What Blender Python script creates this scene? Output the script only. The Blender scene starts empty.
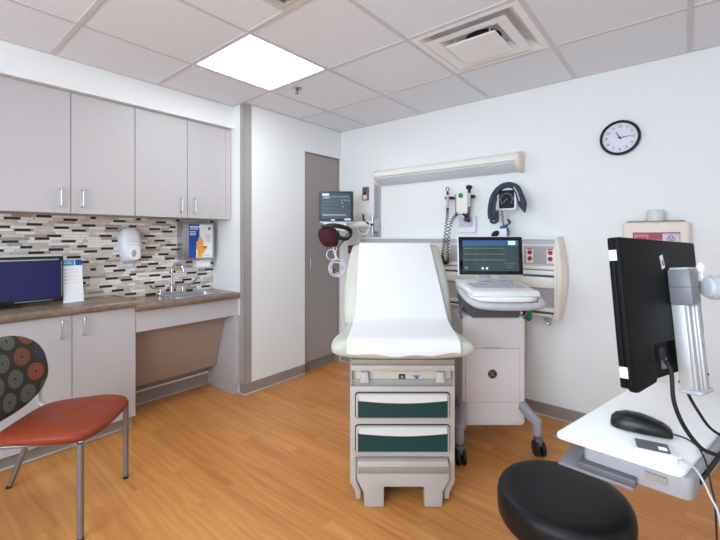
import bpy, bmesh, math, random
from mathutils import Vector, Matrix, Euler
R = math.radians
sc = bpy.context.scene
COL = sc.collection

# ------------------------------------------------------------------ camera, world, exposure
YAW = 0.6912
CAM_H = 1.301
cam_d = bpy.data.cameras.new('camera')
cam_d.sensor_width = 36; cam_d.lens = 36 * 393.9 / 720; cam_d.shift_y = (237.3 - 270) / 720
cam_d.clip_start = 0.02
cam = bpy.data.objects.new('camera', cam_d); COL.objects.link(cam)
cam.location = (0, 0, CAM_H); cam.rotation_euler = (R(90), 0, YAW)
sc.camera = cam
w = bpy.data.worlds.new('world'); sc.world = w; w.use_nodes = True
w.node_tree.nodes['Background'].inputs[0].default_value = (0.8, 0.85, 1, 1)
w.node_tree.nodes['Background'].inputs[1].default_value = 0.3
sc.view_settings.view_transform = 'Standard'
sc.view_settings.look = 'None'
sc.view_settings.gamma = 1
sc.view_settings.use_curve_mapping = False
sc.view_settings.exposure = -0.04
PANEL, PANEL_FILL = 13.0, 6.0     # emission of the ceiling panel and of an added unseen fill panel
FILL_FRONT = 130.0     # power of the added fill light in a made-up window opening
FILL_COL = (0.73, 0.88, 1.0)
def fill_light(name, loc, rot, sx, sy, power):
    l = bpy.data.lights.new(name, 'AREA'); l.shape = 'RECTANGLE'; l.size = sx; l.size_y = sy
    l.energy = power; l.color = FILL_COL
    o = bpy.data.objects.new(name, l); COL.objects.link(o); o.location = loc; o.rotation_euler = rot
fill_light('added_fill', (-.55, -2.05, 1.55), (R(90), 0, 0), 2.7, 1.35, FILL_FRONT)  # unseen area light added behind the viewer to brighten the room evenly
rnd = random.Random(7)

# ------------------------------------------------------------------ materials
def srgb(*c):
    if len(c) == 1: c = (c[0],) * 3
    o = []
    for v in c:
        v = v / 255
        o.append(v / 12.92 if v <= .04045 else ((v + .055) / 1.055) ** 2.4)
    return (*o, 1)

def pm(name, col, rough=.5, metal=0, var=.04, scale=30, bump=0, emis=0, emcol=None, alpha=1, trans=0, spec=.5, coat=0, ior=1.45):
    m = bpy.data.materials.new(name); m.use_nodes = True
    nt = m.node_tree; b = nt.nodes['Principled BSDF']
    col = srgb(*col)
    b.inputs['Roughness'].default_value = rough
    b.inputs['Metallic'].default_value = metal
    b.inputs['Specular IOR Level'].default_value = spec
    b.inputs['Alpha'].default_value = alpha
    b.inputs['Transmission Weight'].default_value = trans
    b.inputs['Coat Weight'].default_value = coat
    b.inputs['IOR'].default_value = ior
    tc = nt.nodes.new('ShaderNodeTexCoord')
    nz = nt.nodes.new('ShaderNodeTexNoise'); nz.inputs['Scale'].default_value = scale; nz.inputs['Detail'].default_value = 4
    nt.links.new(tc.outputs['Object'], nz.inputs['Vector'])
    rp = nt.nodes.new('ShaderNodeValToRGB')
    rp.color_ramp.elements[0].position = .3; rp.color_ramp.elements[1].position = .7
    rp.color_ramp.elements[0].color = tuple(max(0, c * (1 - var)) for c in col[:3]) + (1,)
    rp.color_ramp.elements[1].color = tuple(min(1, c * (1 + var)) for c in col[:3]) + (1,)
    nt.links.new(nz.outputs['Fac'], rp.inputs['Fac'])
    nt.links.new(rp.outputs['Color'], b.inputs['Base Color'])
    if bump:
        bp = nt.nodes.new('ShaderNodeBump'); bp.inputs['Strength'].default_value = bump; bp.inputs['Distance'].default_value = .002
        nt.links.new(nz.outputs['Fac'], bp.inputs['Height']); nt.links.new(bp.outputs['Normal'], b.inputs['Normal'])
    if emis:
        b.inputs['Emission Color'].default_value = srgb(*emcol) if emcol else col
        b.inputs['Emission Strength'].default_value = emis
    return m

def floor_mat():
    m = bpy.data.materials.new('oak plank vinyl'); m.use_nodes = True
    nt = m.node_tree; N = nt.nodes; Lk = nt.links.new; b = N['Principled BSDF']
    tc = N.new('ShaderNodeTexCoord')
    br = N.new('ShaderNodeTexBrick'); br.offset = .37; br.offset_frequency = 2
    br.inputs['Scale'].default_value = 1; br.inputs['Brick Width'].default_value = .92; br.inputs['Row Height'].default_value = .102
    br.inputs['Mortar Size'].default_value = .0009; br.inputs['Mortar Smooth'].default_value = .2; br.inputs['Bias'].default_value = 0
    br.inputs['Color1'].default_value = (0, 0, 0, 1); br.inputs['Color2'].default_value = (1, 1, 1, 1); br.inputs['Mortar'].default_value = (.45, .45, .45, 1)
    Lk(tc.outputs['Object'], br.inputs['Vector'])
    # shift the grain from plank to plank
    ma = N.new('ShaderNodeVectorMath'); ma.operation = 'MULTIPLY_ADD'; ma.inputs[1].default_value = (7, 13, 5)
    Lk(br.outputs['Color'], ma.inputs[0]); Lk(tc.outputs['Object'], ma.inputs[2])
    mp = N.new('ShaderNodeMapping'); mp.inputs['Scale'].default_value = (1.1, 13, 1)
    Lk(ma.outputs[0], mp.inputs['Vector'])
    n1 = N.new('ShaderNodeTexNoise'); n1.inputs['Scale'].default_value = 1.6; n1.inputs['Detail'].default_value = 6; n1.inputs['Distortion'].default_value = .6
    Lk(mp.outputs[0], n1.inputs['Vector'])
    mp2 = N.new('ShaderNodeMapping'); mp2.inputs['Scale'].default_value = (.9, 5.5, 1)
    Lk(ma.outputs[0], mp2.inputs['Vector'])
    wv = N.new('ShaderNodeTexWave'); wv.bands_direction = 'Y'; wv.inputs['Scale'].default_value = 1.3; wv.inputs['Distortion'].default_value = 14; wv.inputs['Detail'].default_value = 3; wv.inputs['Detail Scale'].default_value = .8
    Lk(mp2.outputs[0], wv.inputs['Vector'])
    cr = N.new('ShaderNodeValToRGB')
    cr.color_ramp.elements[0].position = .25; cr.color_ramp.elements[0].color = srgb(184, 116, 56)
    cr.color_ramp.elements[1].position = .75; cr.color_ramp.elements[1].color = srgb(216, 150, 82)
    mx = N.new('ShaderNodeMath'); mx.operation = 'MULTIPLY_ADD'; mx.inputs[1].default_value = .12; Lk(wv.outputs['Fac'], mx.inputs[0])
    mx2 = N.new('ShaderNodeMath'); mx2.operation = 'MULTIPLY_ADD'; mx2.inputs[1].default_value = .75; mx2.inputs[2].default_value = -.02; Lk(n1.outputs['Fac'], mx2.inputs[0]); Lk(mx2.outputs[0], mx.inputs[2])
    mx3 = N.new('ShaderNodeMath'); mx3.operation = 'MULTIPLY_ADD'; mx3.inputs[1].default_value = .24; Lk(br.outputs['Color'], mx3.inputs[0]); Lk(mx.outputs[0], mx3.inputs[2])
    Lk(mx3.outputs[0], cr.inputs['Fac'])
    mc = N.new('ShaderNodeMix'); mc.data_type = 'RGBA'; mc.inputs[7].default_value = srgb(165, 108, 56)
    mf = N.new('ShaderNodeMath'); mf.operation = 'MULTIPLY'; mf.inputs[1].default_value = .45; Lk(br.outputs['Fac'], mf.inputs[0])
    Lk(mf.outputs[0], mc.inputs[0]); Lk(cr.outputs['Color'], mc.inputs[6])
    Lk(mc.outputs[2], b.inputs['Base Color'])
    b.inputs['Roughness'].default_value = .38
    b.inputs['Specular IOR Level'].default_value = .35
    return m

def counter_mat():
    m = pm('brown stone laminate', (128, 108, 92), .2, var=.2, scale=22, spec=.5)
    return m

def chair_fabric():
    """dark cloth with rows of many-coloured dashed medallions"""
    m = bpy.data.materials.new('medallion cloth'); m.use_nodes = True
    nt = m.node_tree; N = nt.nodes; Lk = nt.links.new; b = N['Principled BSDF']
    def math_(op, a, c=None, d=None):
        n = N.new('ShaderNodeMath'); n.operation = op
        for i, v in enumerate((a, c, d)):
            if v is None: continue
            if isinstance(v, (int, float)): n.inputs[i].default_value = v
            else: Lk(v, n.inputs[i])
        return n.outputs[0]
    tc = N.new('ShaderNodeTexCoord'); sp = N.new('ShaderNodeSeparateXYZ'); Lk(tc.outputs['UV'], sp.inputs[0])
    S = .112
    u = math_('DIVIDE', sp.outputs[0], S); v = math_('DIVIDE', sp.outputs[1], S * .82)
    row = math_('FLOOR', v)
    off = math_('MULTIPLY', math_('MODULO', math_('ADD', row, 100), 2), .5)
    u2 = math_('ADD', u, off)
    cu = math_('FLOOR', u2)
    fu = math_('SUBTRACT', math_('FRACT', u2), .5); fv = math_('MULTIPLY', math_('SUBTRACT', math_('FRACT', v), .5), .82)
    r = math_('SQRT', math_('ADD', math_('MULTIPLY', fu, fu), math_('MULTIPLY', fv, fv)))
    an = math_('ARCTAN2', fv, fu)
    ring = math_('GREATER_THAN', math_('SINE', math_('MULTIPLY', r, 62)), -.35)
    dash = math_('GREATER_THAN', math_('SINE', math_('MULTIPLY', an, 26)), -.25)
    disc = math_('LESS_THAN', r, .40); hole = math_('GREATER_THAN', r, .05)
    mask = math_('MULTIPLY', math_('MULTIPLY', ring, dash), math_('MULTIPLY', disc, hole))
    soft = math_('ADD', math_('MULTIPLY', mask, .72), math_('MULTIPLY', math_('MULTIPLY', disc, hole), .18))
    cb = N.new('ShaderNodeCombineXYZ'); Lk(cu, cb.inputs[0]); Lk(row, cb.inputs[1])
    wn = N.new('ShaderNodeTexWhiteNoise'); wn.noise_dimensions = '3D'; Lk(cb.outputs[0], wn.inputs['Vector'])
    cr = N.new('ShaderNodeValToRGB'); cr.color_ramp.interpolation = 'CONSTANT'
    cols = [(184, 100, 54), (118, 130, 120), (56, 68, 96), (135, 122, 58), (165, 66, 40), (124, 132, 124), (160, 102, 58)]
    e = cr.color_ramp.elements
    e[0].color = srgb(*cols[0]); e[1].position = 1 / 7; e[1].color = srgb(*cols[1])
    for i in range(2, 7):
        k = e.new(i / 7); k.color = srgb(*cols[i])
    Lk(wn.outputs['Value'], cr.inputs['Fac'])
    mc = N.new('ShaderNodeMix'); mc.data_type = 'RGBA'; mc.inputs[6].default_value = srgb(58, 50, 46)
    Lk(soft, mc.inputs[0]); Lk(cr.outputs['Color'], mc.inputs[7]); Lk(mc.outputs[2], b.inputs['Base Color'])
    b.inputs['Roughness'].default_value = .85
    return m

MT = {
 'wall': pm('white wall paint', (238, 238, 238), .6, var=.008, scale=6, bump=.03),
 'ceil': pm('ceiling tile', (234, 235, 240), .9, var=.03, scale=260, bump=.12),
 'tbar': pm('ceiling grid metal', (212, 208, 210), .5, var=.01),
 'floor': floor_mat(),
 'base': pm('grey vinyl baseboard', (150, 139, 133), .5, var=.03, scale=12),
 'lip': pm('light floor bead', (190, 182, 176), .5),
 'cab': pm('warm grey laminate', (190, 185, 186), .42, var=.012, scale=40),
 'cabd': pm('laminate in the kneehole', (186, 176, 172), .5, var=.012, scale=40),
 'pipec': pm('brownish laminate', (166, 148, 136), .5, var=.012, scale=40),
 'gap': pm('dark gap', (60, 56, 56), .8),
 'closet': pm('taupe closet laminate', (158, 149, 146), .45, var=.012, scale=40),
 'counter': counter_mat(),
 'chrome': pm('chrome', (215, 217, 222), .16, 1, var=.01),
 'steel': pm('brushed steel', (188, 190, 194), .32, 1, var=.06, scale=60),
 'alu': pm('aluminium', (196, 196, 199), .45, .35, var=.03),
 'guard': pm('grey corner guard', (176, 170, 168), .35, .3, var=.01),
 'white': pm('white plastic', (236, 236, 236), .35, var=.01),
 'whiteb': pm('cool white plastic', (228, 230, 238), .3, var=.01),
 'enamel': pm('white enamel', (250, 250, 250), .3, var=.005, coat=.2),
 'cart': pm('cart plastic', (232, 225, 226), .4, var=.01),
 'cream': pm('cream plastic', (236, 232, 225), .45, var=.015),
 'beige': pm('beige plastic', (234, 222, 210), .5, var=.02),
 'tan': pm('tan plastic', (204, 196, 184), .5, var=.02),
 'putty': pm('putty plastic', (186, 178, 172), .45, var=.02),
 'puttyd': pm('dark putty plastic', (150, 140, 130), .5, var=.03),
 'vinyl': pm('sage upholstery vinyl', (198, 198, 186), .38, var=.02, scale=14, bump=.05),
 'paper': pm('white exam paper', (236, 236, 239), .7, var=.006, scale=8, bump=.05),
 'teal': pm('dark teal panel', (15, 62, 62), .4, var=.06),
 'grey': pm('grey plastic', (158, 158, 164), .4, var=.03),
 'greym': pm('mid grey plastic', (124, 124, 132), .35, var=.03),
 'greyl': pm('light grey plastic', (190, 190, 196), .4, var=.03),
 'greyp': pm('headwall grey plate', (178, 174, 178), .45, var=.05, scale=80),
 'greyd': pm('dark grey plastic', (92, 93, 100), .45, var=.04),
 'legm': pm('grey painted steel', (138, 138, 142), .35, .6, var=.03),
 'black': pm('black plastic', (20, 20, 22), .35, var=.1),
 'blackm': pm('matt black plastic', (12, 12, 14), .55, spec=.18, var=.06),
 'rubber': pm('black rubber', (22, 22, 24), .6, var=.1),
 'seatv': pm('black stool vinyl', (18, 18, 20), .45, var=.08, scale=60, bump=.05, spec=.3),
 'rust': pm('rust red vinyl', (140, 58, 33), .42, var=.05, scale=18, bump=.06, spec=.3),
 'fab': chair_fabric(),
 'maroon': pm('maroon cloth', (68, 20, 30), .8, var=.2, scale=90, bump=.2),
 'navy': pm('navy nylon', (38, 48, 68), .55, var=.3, scale=40, bump=.4),
 'dial': pm('dark dial glass', (34, 34, 48), .08, var=.2, scale=20),
 'glass': pm('black screen glass', (14, 15, 20), .08, var=.05),
 'scrblue': pm('blue monitor glass', (20, 21, 74), .12, var=.12, scale=5, emis=.05, emcol=(40, 42, 130)),
 'scrvit': pm('vitals screen', (44, 56, 66), .3, var=.05, emis=.08, emcol=(70, 86, 98)),
 'bez': pm('slate bezel', (46, 50, 58), .4, var=.03),
 'vtxt': pm('dim screen text', (120, 150, 152), .3, emis=.2, emcol=(130, 165, 165)),
 'redb': pm('dull red frame', (158, 96, 92), .5, var=.05),
 'puttyg': pm('grey putty metal', (158, 153, 150), .4, var=.02),
 'stir': pm('stirrup socket plastic', (186, 184, 184), .4, var=.02),
 'hand': pm('drawer handle plastic', (212, 206, 200), .35, var=.01),
 'screcg': pm('cardiograph screen', (54, 68, 74), .2, var=.3, scale=6, emis=.22, emcol=(66, 84, 92)),
 'ecgblue': pm('screen blue bar', (46, 92, 136), .3, emis=.25, emcol=(46, 92, 140)),
 'ecgyel': pm('screen green trace', (140, 160, 100), .3, emis=.45, emcol=(130, 150, 95)),
 'scrtxt': pm('screen white text', (200, 225, 225), .3, emis=.8, emcol=(190, 220, 220)),
 'red': pm('red plastic', (180, 42, 38), .4, var=.05),
 'redd': pm('dark red plastic', (130, 40, 40), .5, var=.05),
 'pink': pm('pink label', (196, 120, 140), .5, var=.1, scale=30),
 'magenta': pm('magenta label', (170, 60, 90), .5, var=.2, scale=30),
 'lilac': pm('lilac label', (205, 196, 222), .5, var=.04),
 'green': pm('green fitting', (20, 130, 82), .4, var=.05),
 'blue': pm('blue print', (24, 74, 158), .5, var=.03),
 'sky': pm('teal blue print', (44, 150, 182), .5, var=.03),
 'orange': pm('orange print', (238, 164, 66), .5, var=.08, scale=60),
 'ink': pm('grey ink', (120, 124, 134), .6),
 'inkd': pm('black ink', (22, 22, 26), .6),
 'dialw': pm('clock face', (224, 222, 236), .3, var=.01),
 'clear': pm('clear acrylic', (240, 244, 248), .06, trans=1, var=0, ior=1.1),
 'lens': pm('ribbed lamp lens', (214, 216, 222), .35, var=.03, scale=60),
 'trans': pm('translucent cap', (240, 240, 242), .25, var=.02, trans=.25),
 'vent': pm('vent paint', (244, 240, 240), .45, var=.01),
 'ventd': pm('vent throat', (96, 90, 90), .7, var=.05),
 'mesh': pm('dark filter', (60, 62, 66), .8, var=.3, scale=120),
 'lamp': pm('lit diffuser', (255, 255, 255), .5, var=0, emis=PANEL, emcol=(243, 250, 255)),
 'lamp_fill': pm('lit diffuser', (255, 255, 255), .5, var=0, emis=PANEL_FILL, emcol=(243, 250, 255)),  # glow of the added fill panel behind the viewer
 'tw': pm('mosaic white', (240, 233, 226), .2, var=.03), 'tg': pm('mosaic pale grey', (216, 208, 202), .2, var=.06),
 'tb': pm('mosaic beige', (206, 190, 174), .25, var=.06), 'tt': pm('mosaic tan', (176, 158, 146), .25, var=.08),
 'td': pm('mosaic espresso', (58, 44, 42), .15, var=.1), 'grout': pm('grout', (200, 192, 186), .9),
}
# the ribbed acrylic must stay cheap and clear
# ------------------------------------------------------------------ mesh builder
def frame_of(ax, ay, az, o=(0, 0, 0)):
    return Matrix(((ax[0], ay[0], az[0], o[0]), (ax[1], ay[1], az[1], o[1]), (ax[2], ay[2], az[2], o[2]), (0, 0, 0, 1)))

class MB:
    def __init__(s): s.bm = bmesh.new(); s.uv = None
    def _add(s, t, mi=0, mat=None, bev=0, seg=2, ang=30):
        bmesh.ops.recalc_face_normals(t, faces=t.faces)
        if bev:
            es = [e for e in t.edges if len(e.link_faces) == 2 and e.calc_face_angle(0) > R(ang)]
            if es: bmesh.ops.bevel(t, geom=es, offset=bev, segments=seg, affect='EDGES', profile=.5, clamp_overlap=True)
        for f in t.faces: f.material_index = mi
        if mat is not None: t.transform(mat)
        me = bpy.data.meshes.new('t'); t.to_mesh(me); t.free()
        s.bm.from_mesh(me); bpy.data.meshes.remove(me)
        return s
    def box(s, x0, x1, y0, y1, z0, z1, mi=0, bev=0, seg=2, mat=None):
        t = bmesh.new()
        vs = [t.verts.new((x, y, z)) for x in (x0, x1) for y in (y0, y1) for z in (z0, z1)]
        for q in ((0, 1, 3, 2), (4, 6, 7, 5), (0, 4, 5, 1), (2, 3, 7, 6), (0, 2, 6, 4), (1, 5, 7, 3)): t.faces.new([vs[i] for i in q])
        return s._add(t, mi, mat, bev, seg)
    def cb(s, c, d, rot=None, mi=0, bev=0, seg=2):
        m = Matrix.Translation(c) @ (rot.to_4x4() if rot is not None else Matrix())
        return s.box(-d[0]/2, d[0]/2, -d[1]/2, d[1]/2, -d[2]/2, d[2]/2, mi, bev, seg, m)
    def cyl(s, p0, p1, r0, r1=None, n=20, mi=0, bev=0):
        r1 = r0 if r1 is None else r1
        p0, p1 = Vector(p0), Vector(p1); a = (p1 - p0)
        L = a.length; q = a.to_track_quat('Z', 'Y').to_matrix().to_4x4()
        t = bmesh.new()
        bmesh.ops.create_cone(t, cap_ends=True, segments=n, radius1=r0, radius2=r1, depth=L)
        return s._add(t, mi, Matrix.Translation((p0 + p1) / 2) @ q, bev)
    def sph(s, c, r, mi=0, n=16, rot=None):
        if isinstance(r, (int, float)): r = (r, r, r)
        t = bmesh.new(); bmesh.ops.create_uvsphere(t, u_segments=n, v_segments=n // 2 + 2, radius=1)
        m = Matrix.Translation(c) @ (rot.to_4x4() if rot is not None else Matrix()) @ Matrix.Diagonal((*r, 1))
        return s._add(t, mi, m)
    def prism(s, poly, mat, h, mi=0, bev=0, seg=2, ang=30):
        """2-D outline in the XY plane of mat, thickness h along its Z"""
        t = bmesh.new()
        a = [t.verts.new((x, y, 0)) for x, y in poly]; b = [t.verts.new((x, y, h)) for x, y in poly]
        t.faces.new(a[::-1]); t.faces.new(b)
        n = len(poly)
        for i in range(n): t.faces.new((a[i], a[(i + 1) % n], b[(i + 1) % n], b[i]))
        return s._add(t, mi, mat, bev, seg, ang)
    def loft(s, rings, mi=0, caps=True, closed=True, mat=None, bev=0):
        t = bmesh.new(); V = [[t.verts.new(p) for p in r] for r in rings]
        n = len(V[0])
        for i in range(len(V) - 1):
            for j in range(n if closed else n - 1):
                k = (j + 1) % n
                t.faces.new((V[i][j], V[i][k], V[i + 1][k], V[i + 1][j]))
        if caps and closed:
            t.faces.new(V[0][::-1]); t.faces.new(V[-1])
        return s._add(t, mi, mat, bev)
    def lathe(s, prof, c=(0, 0, 0), axis=None, n=32, mi=0):
        m = Matrix.Translation(c) @ (Vector(axis).to_track_quat('Z', 'Y').to_matrix().to_4x4() if axis is not None else Matrix())
        t = bmesh.new(); V = []
        for r, z in prof:
            V.append([t.verts.new((max(r, 1e-5) * math.cos(2*math.pi*i/n), max(r, 1e-5) * math.sin(2*math.pi*i/n), z)) for i in range(n)])
        for i in range(len(V) - 1):
            for j in range(n):
                k = (j + 1) % n; t.faces.new((V[i][j], V[i][k], V[i+1][k], V[i+1][j]))
        t.faces.new(V[0][::-1]); t.faces.new(V[-1])
        return s._add(t, mi, m)
    def sweep(s, path, a, b=None, up=(0, 0, 1), n=10, mi=0, power=2.0, closed=False, sizes=None):
        P = [Vector(p) for p in path]; N = len(P); b = a if b is None else b
        rings = []; side0 = None
        for i in range(N):
            if closed: T = P[(i + 1) % N] - P[i - 1]
            else: T = P[min(i + 1, N - 1)] - P[max(i - 1, 0)]
            T.normalize()
            if up is not None:
                sd = T.cross(Vector(up))
                if sd.length < 1e-4: sd = side0 or T.orthogonal()
            else:
                sd = (side0 - T * side0.dot(T)) if side0 is not None else T.orthogonal()
            sd = sd.normalized(); side0 = sd; u2 = sd.cross(T).normalized()
            A, B = sizes[i] if sizes else (a, b)
            ring = []
            for j in range(n):
                th = 2 * math.pi * (j + .5) / n; c, q = math.cos(th), math.sin(th)
                c = math.copysign(abs(c) ** (2 / power), c); q = math.copysign(abs(q) ** (2 / power), q)
                ring.append(P[i] + sd * (A * c) + u2 * (B * q))
            rings.append(ring)
        if closed: rings.append(rings[0]); 
        t = bmesh.new(); V = [[t.verts.new(p) for p in r] for r in (rings[:-1] if closed else rings)]
        if closed: V.append(V[0])
        for i in range(len(V) - 1):
            for j in range(n):
                k = (j + 1) % n; t.faces.new((V[i][j], V[i][k], V[i+1][k], V[i+1][j]))
        if not closed: t.faces.new(V[0][::-1]); t.faces.new(V[-1])
        return s._add(t, mi)
    def text(s, body, size, mat, mi=0, ext=.0004, align='CENTER'):
        cu = bpy.data.curves.new('t', 'FONT'); cu.body = body; cu.size = size; cu.extrude = ext
        cu.align_x = align; cu.align_y = 'CENTER'; cu.resolution_u = 3
        o = bpy.data.objects.new('t', cu); COL.objects.link(o)
        dg = bpy.context.evaluated_depsgraph_get(); dg.update()
        me = bpy.data.meshes.new_from_object(o.evaluated_get(dg))
        t = bmesh.new(); t.from_mesh(me)
        bpy.data.objects.remove(o); bpy.data.curves.remove(cu); bpy.data.meshes.remove(me)
        return s._add(t, mi, mat)
    def pane(s, hw, hh, mat, mi=0, h=.0006, bev=0):
        return s.prism([(-hw, -hh), (hw, -hh), (hw, hh), (-hw, hh)], mat, h, mi, bev)

def spline(pts, k=8, closed=False):
    P = [Vector(p) for p in pts]; n = len(P); out = []
    rng = n if closed else n - 1
    for i in range(rng):
        if closed: a, b, c, d = P[i-1], P[i], P[(i+1) % n], P[(i+2) % n]
        else: a, b, c, d = P[max(i-1, 0)], P[i], P[i+1], P[min(i+2, n-1)]
        for j in range(k):
            t = j / k
            out.append(.5 * ((2*b) + (-a+c)*t + (2*a-5*b+4*c-d)*t*t + (-a+3*b-3*c+d)*t**3))
    if not closed: out.append(P[-1])
    return out

def coil(path, rad, turns, k=9):
    """helix of the given radius wound about a path"""
    P = [Vector(p) for p in path]; out = []; total = int(turns * k); side = None
    for i in range(total + 1):
        f = i / total * (len(P) - 1); a = min(int(f), len(P) - 2); t = f - a
        c = P[a].lerp(P[a+1], t); T = (P[min(a+2, len(P)-1)] - P[max(a-1, 0)]).normalized()
        side = T.orthogonal() if side is None else (side - T * side.dot(T)); side.normalize()
        u = T.cross(side); th = 2 * math.pi * i / k
        out.append(c + side * (rad * math.cos(th)) + u * (rad * math.sin(th)))
    return out

def rrect(hw, hh, r, n=5, cx=0, cy=0):
    o = []
    for (sx, sy, a0) in ((1, 1, 0), (-1, 1, 90), (-1, -1, 180), (1, -1, 270)):
        for i in range(n + 1):
            a = R(a0 + 90 * i / n)
            o.append((cx + sx * (hw - r) + r * math.cos(a), cy + sy * (hh - r) + r * math.sin(a)))
    return o

OFF = {}
def mesh_obj(name, mb, mats, off=Vector((0, 0, 0)), sharp=42):
    bm = mb.bm
    bmesh.ops.translate(bm, verts=bm.verts, vec=-off)
    me = bpy.data.meshes.new(name); bm.to_mesh(me); bm.free()
    for m in (mats if isinstance(mats, (list, tuple)) else [mats]):
        me.materials.append(MT[m] if isinstance(m, str) else m)
    me.shade_smooth(); me.set_sharp_from_angle(angle=R(sharp))
    o = bpy.data.objects.new(name, me); COL.objects.link(o)
    return o
def tag(o, label=None, cat=None, group=None, kind=None):
    if label: o['label'] = label
    if cat: o['category'] = cat
    if group: o['group'] = group
    if kind: o['kind'] = kind
    return o
def thing(name, label, cat, base=(0, 0, 0), frame=Matrix(), group=None):
    e = bpy.data.objects.new(name, None); COL.objects.link(e)
    e.empty_display_size = .1
    e.matrix_world = frame @ Matrix.Translation(base)
    OFF[e.name] = Vector(base)
    return tag(e, label, cat, group)
def part(parent, name, mb, mats, label=None, sharp=42):
    off = OFF[parent.name]
    o = mesh_obj(name, mb, mats, off, sharp); OFF[o.name] = off
    o.parent = parent
    if label: o['label'] = label
    return o
def single(name, mb, mats, label, cat, base=(0, 0, 0), frame=Matrix(), group=None, sharp=42):
    o = mesh_obj(name, mb, mats, Vector(base), sharp)
    o.matrix_world = frame @ Matrix.Translation(base)
    return tag(o, label, cat, group)
def struct(name, mb, mats, frame=Matrix()):
    o = mesh_obj(name, mb, mats); o.matrix_world = frame
    return tag(o, kind='structure')
def copy_tree(o, parent=None):
    c = o.copy(); COL.objects.link(c)
    if parent: c.parent = parent
    for ch in list(o.children): copy_tree(ch, c)
    return c

VF = Matrix.Rotation(YAW, 4, 'Z')            # the exam table, carts and stool stand turned by this angle in the room
WALL_X, FRONT_X, YB, CEIL = -3.28, -2.795, 3.065, 2.404
XR, YF = 1.0, -1.9

# wall-facing frames: local x to the viewer's right, y up, z out of the wall
def on_back(x, z, y=YB):  return frame_of((1, 0, 0), (0, 0, 1), (0, -1, 0), (x, y, z))
def on_left(y, z, x=WALL_X): return frame_of((0, 1, 0), (0, 0, 1), (1, 0, 0), (x, y, z))

# ------------------------------------------------------------------ the room
m = MB(); m.box(WALL_X - .1, XR + .1, YF - .1, YB + .1, -.05, 0); struct('floor', m, 'floor')
m = MB(); m.box(WALL_X - .1, XR + .1, YB, YB + .1, 0, 2.7); struct('wall_back', m, 'wall')
m = MB(); m.box(WALL_X - .1, WALL_X, YF - .1, YB, 0, 2.7); struct('wall_left', m, 'wall')
def wall_with_window(name, wname, a0, a1, w0, w1, z0, z1, across_x):
    m = MB(); f = MB(); g = MB()
    def bx(mb, p, q, za, zb, d0=0, d1=.1, **k):
        if across_x: mb.box(p, q, YF - d1, YF - d0, za, zb, **k)
        else: mb.box(XR + d0, XR + d1, p, q, za, zb, **k)
    bx(m, a0, w0, 0, 2.7); bx(m, w1, a1, 0, 2.7); bx(m, w0, w1, 0, z0); bx(m, w0, w1, z1, 2.7)
    struct(name, m, 'wall')
    for p, q, za, zb in ((w0, w0 + .04, z0, z1), (w1 - .04, w1, z0, z1), (w0, w1, z0, z0 + .04), (w0, w1, z1 - .04, z1), ((w0+w1)/2 - .02, (w0+w1)/2 + .02, z0, z1)):
        bx(f, p, q, za, zb, .03, .08)
    struct(wname, f, 'white')
m = MB(); m.box(XR, XR + .1, YF - .1, YB, 0, 2.7); struct('wall_right', m, 'wall')
wall_with_window('wall_front', 'added_window', WALL_X, XR, -1.9, .8, .88, 2.22, True)  # made-up window behind the viewer, added to let the fill light in
# closet wall: return by the sink, face with a door opening y 2.557..3.034
m = MB()
m.box(WALL_X, FRONT_X, 1.89, 2.555, 0, 2.6)
m.box(WALL_X, FRONT_X, 2.555, 3.036, 2.122, 2.6)
m.box(WALL_X, FRONT_X, 3.036, YB, 0, 2.6)
struct('wall_closet', m, 'wall')
m = MB(); m.box(WALL_X, -2.95, YF, 1.89, 2.222, 2.6); struct('wall_soffit', m, 'wall')

# closet door and what is behind it
d = MB(); d.box(FRONT_X - .032, FRONT_X - .010, 2.562, 3.030, .10, 2.112, bev=.0015, seg=1)
do = struct('door_1', d, 'closet')
OFF[do.name] = Vector((0, 0, 0))
h = MB(); x = FRONT_X - .010
h.sweep(spline([(x, 2.615, .985), (x + .02, 2.615, .985), (x + .026, 2.615, .995), (x + .026, 2.615, 1.09), (x + .02, 2.615, 1.1), (x, 2.615, 1.1)], 3), .005, up=(0, 1, 0))
part(do, 'door_handle', h, 'steel')
m = MB()
for a in ((2.5555, 2.561, .0, 2.122), (3.031, 3.0355, .0, 2.122)): m.box(FRONT_X - .04, FRONT_X + .001, a[0], a[1], a[2], a[3])
m.box(FRONT_X - .04, FRONT_X + .001, 2.5555, 3.0355, 2.114, 2.1215)
struct('trim_1', m, 'puttyd')
m = MB(); m.box(FRONT_X - .06, FRONT_X - .05, 2.5555, 3.0355, 0, .105); struct('baseboard_closet', m, 'base')

# corner guard
m = MB()
gx, gy = FRONT_X, 1.89
m.box(gx - .062, gx + .003, gy - .003, gy, .088, CEIL, bev=.001, seg=1)
m.box(gx, gx + .003, gy - .003, gy + .066, .088, CEIL, bev=.001, seg=1)
struct('trim_2', m, 'guard')

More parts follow.
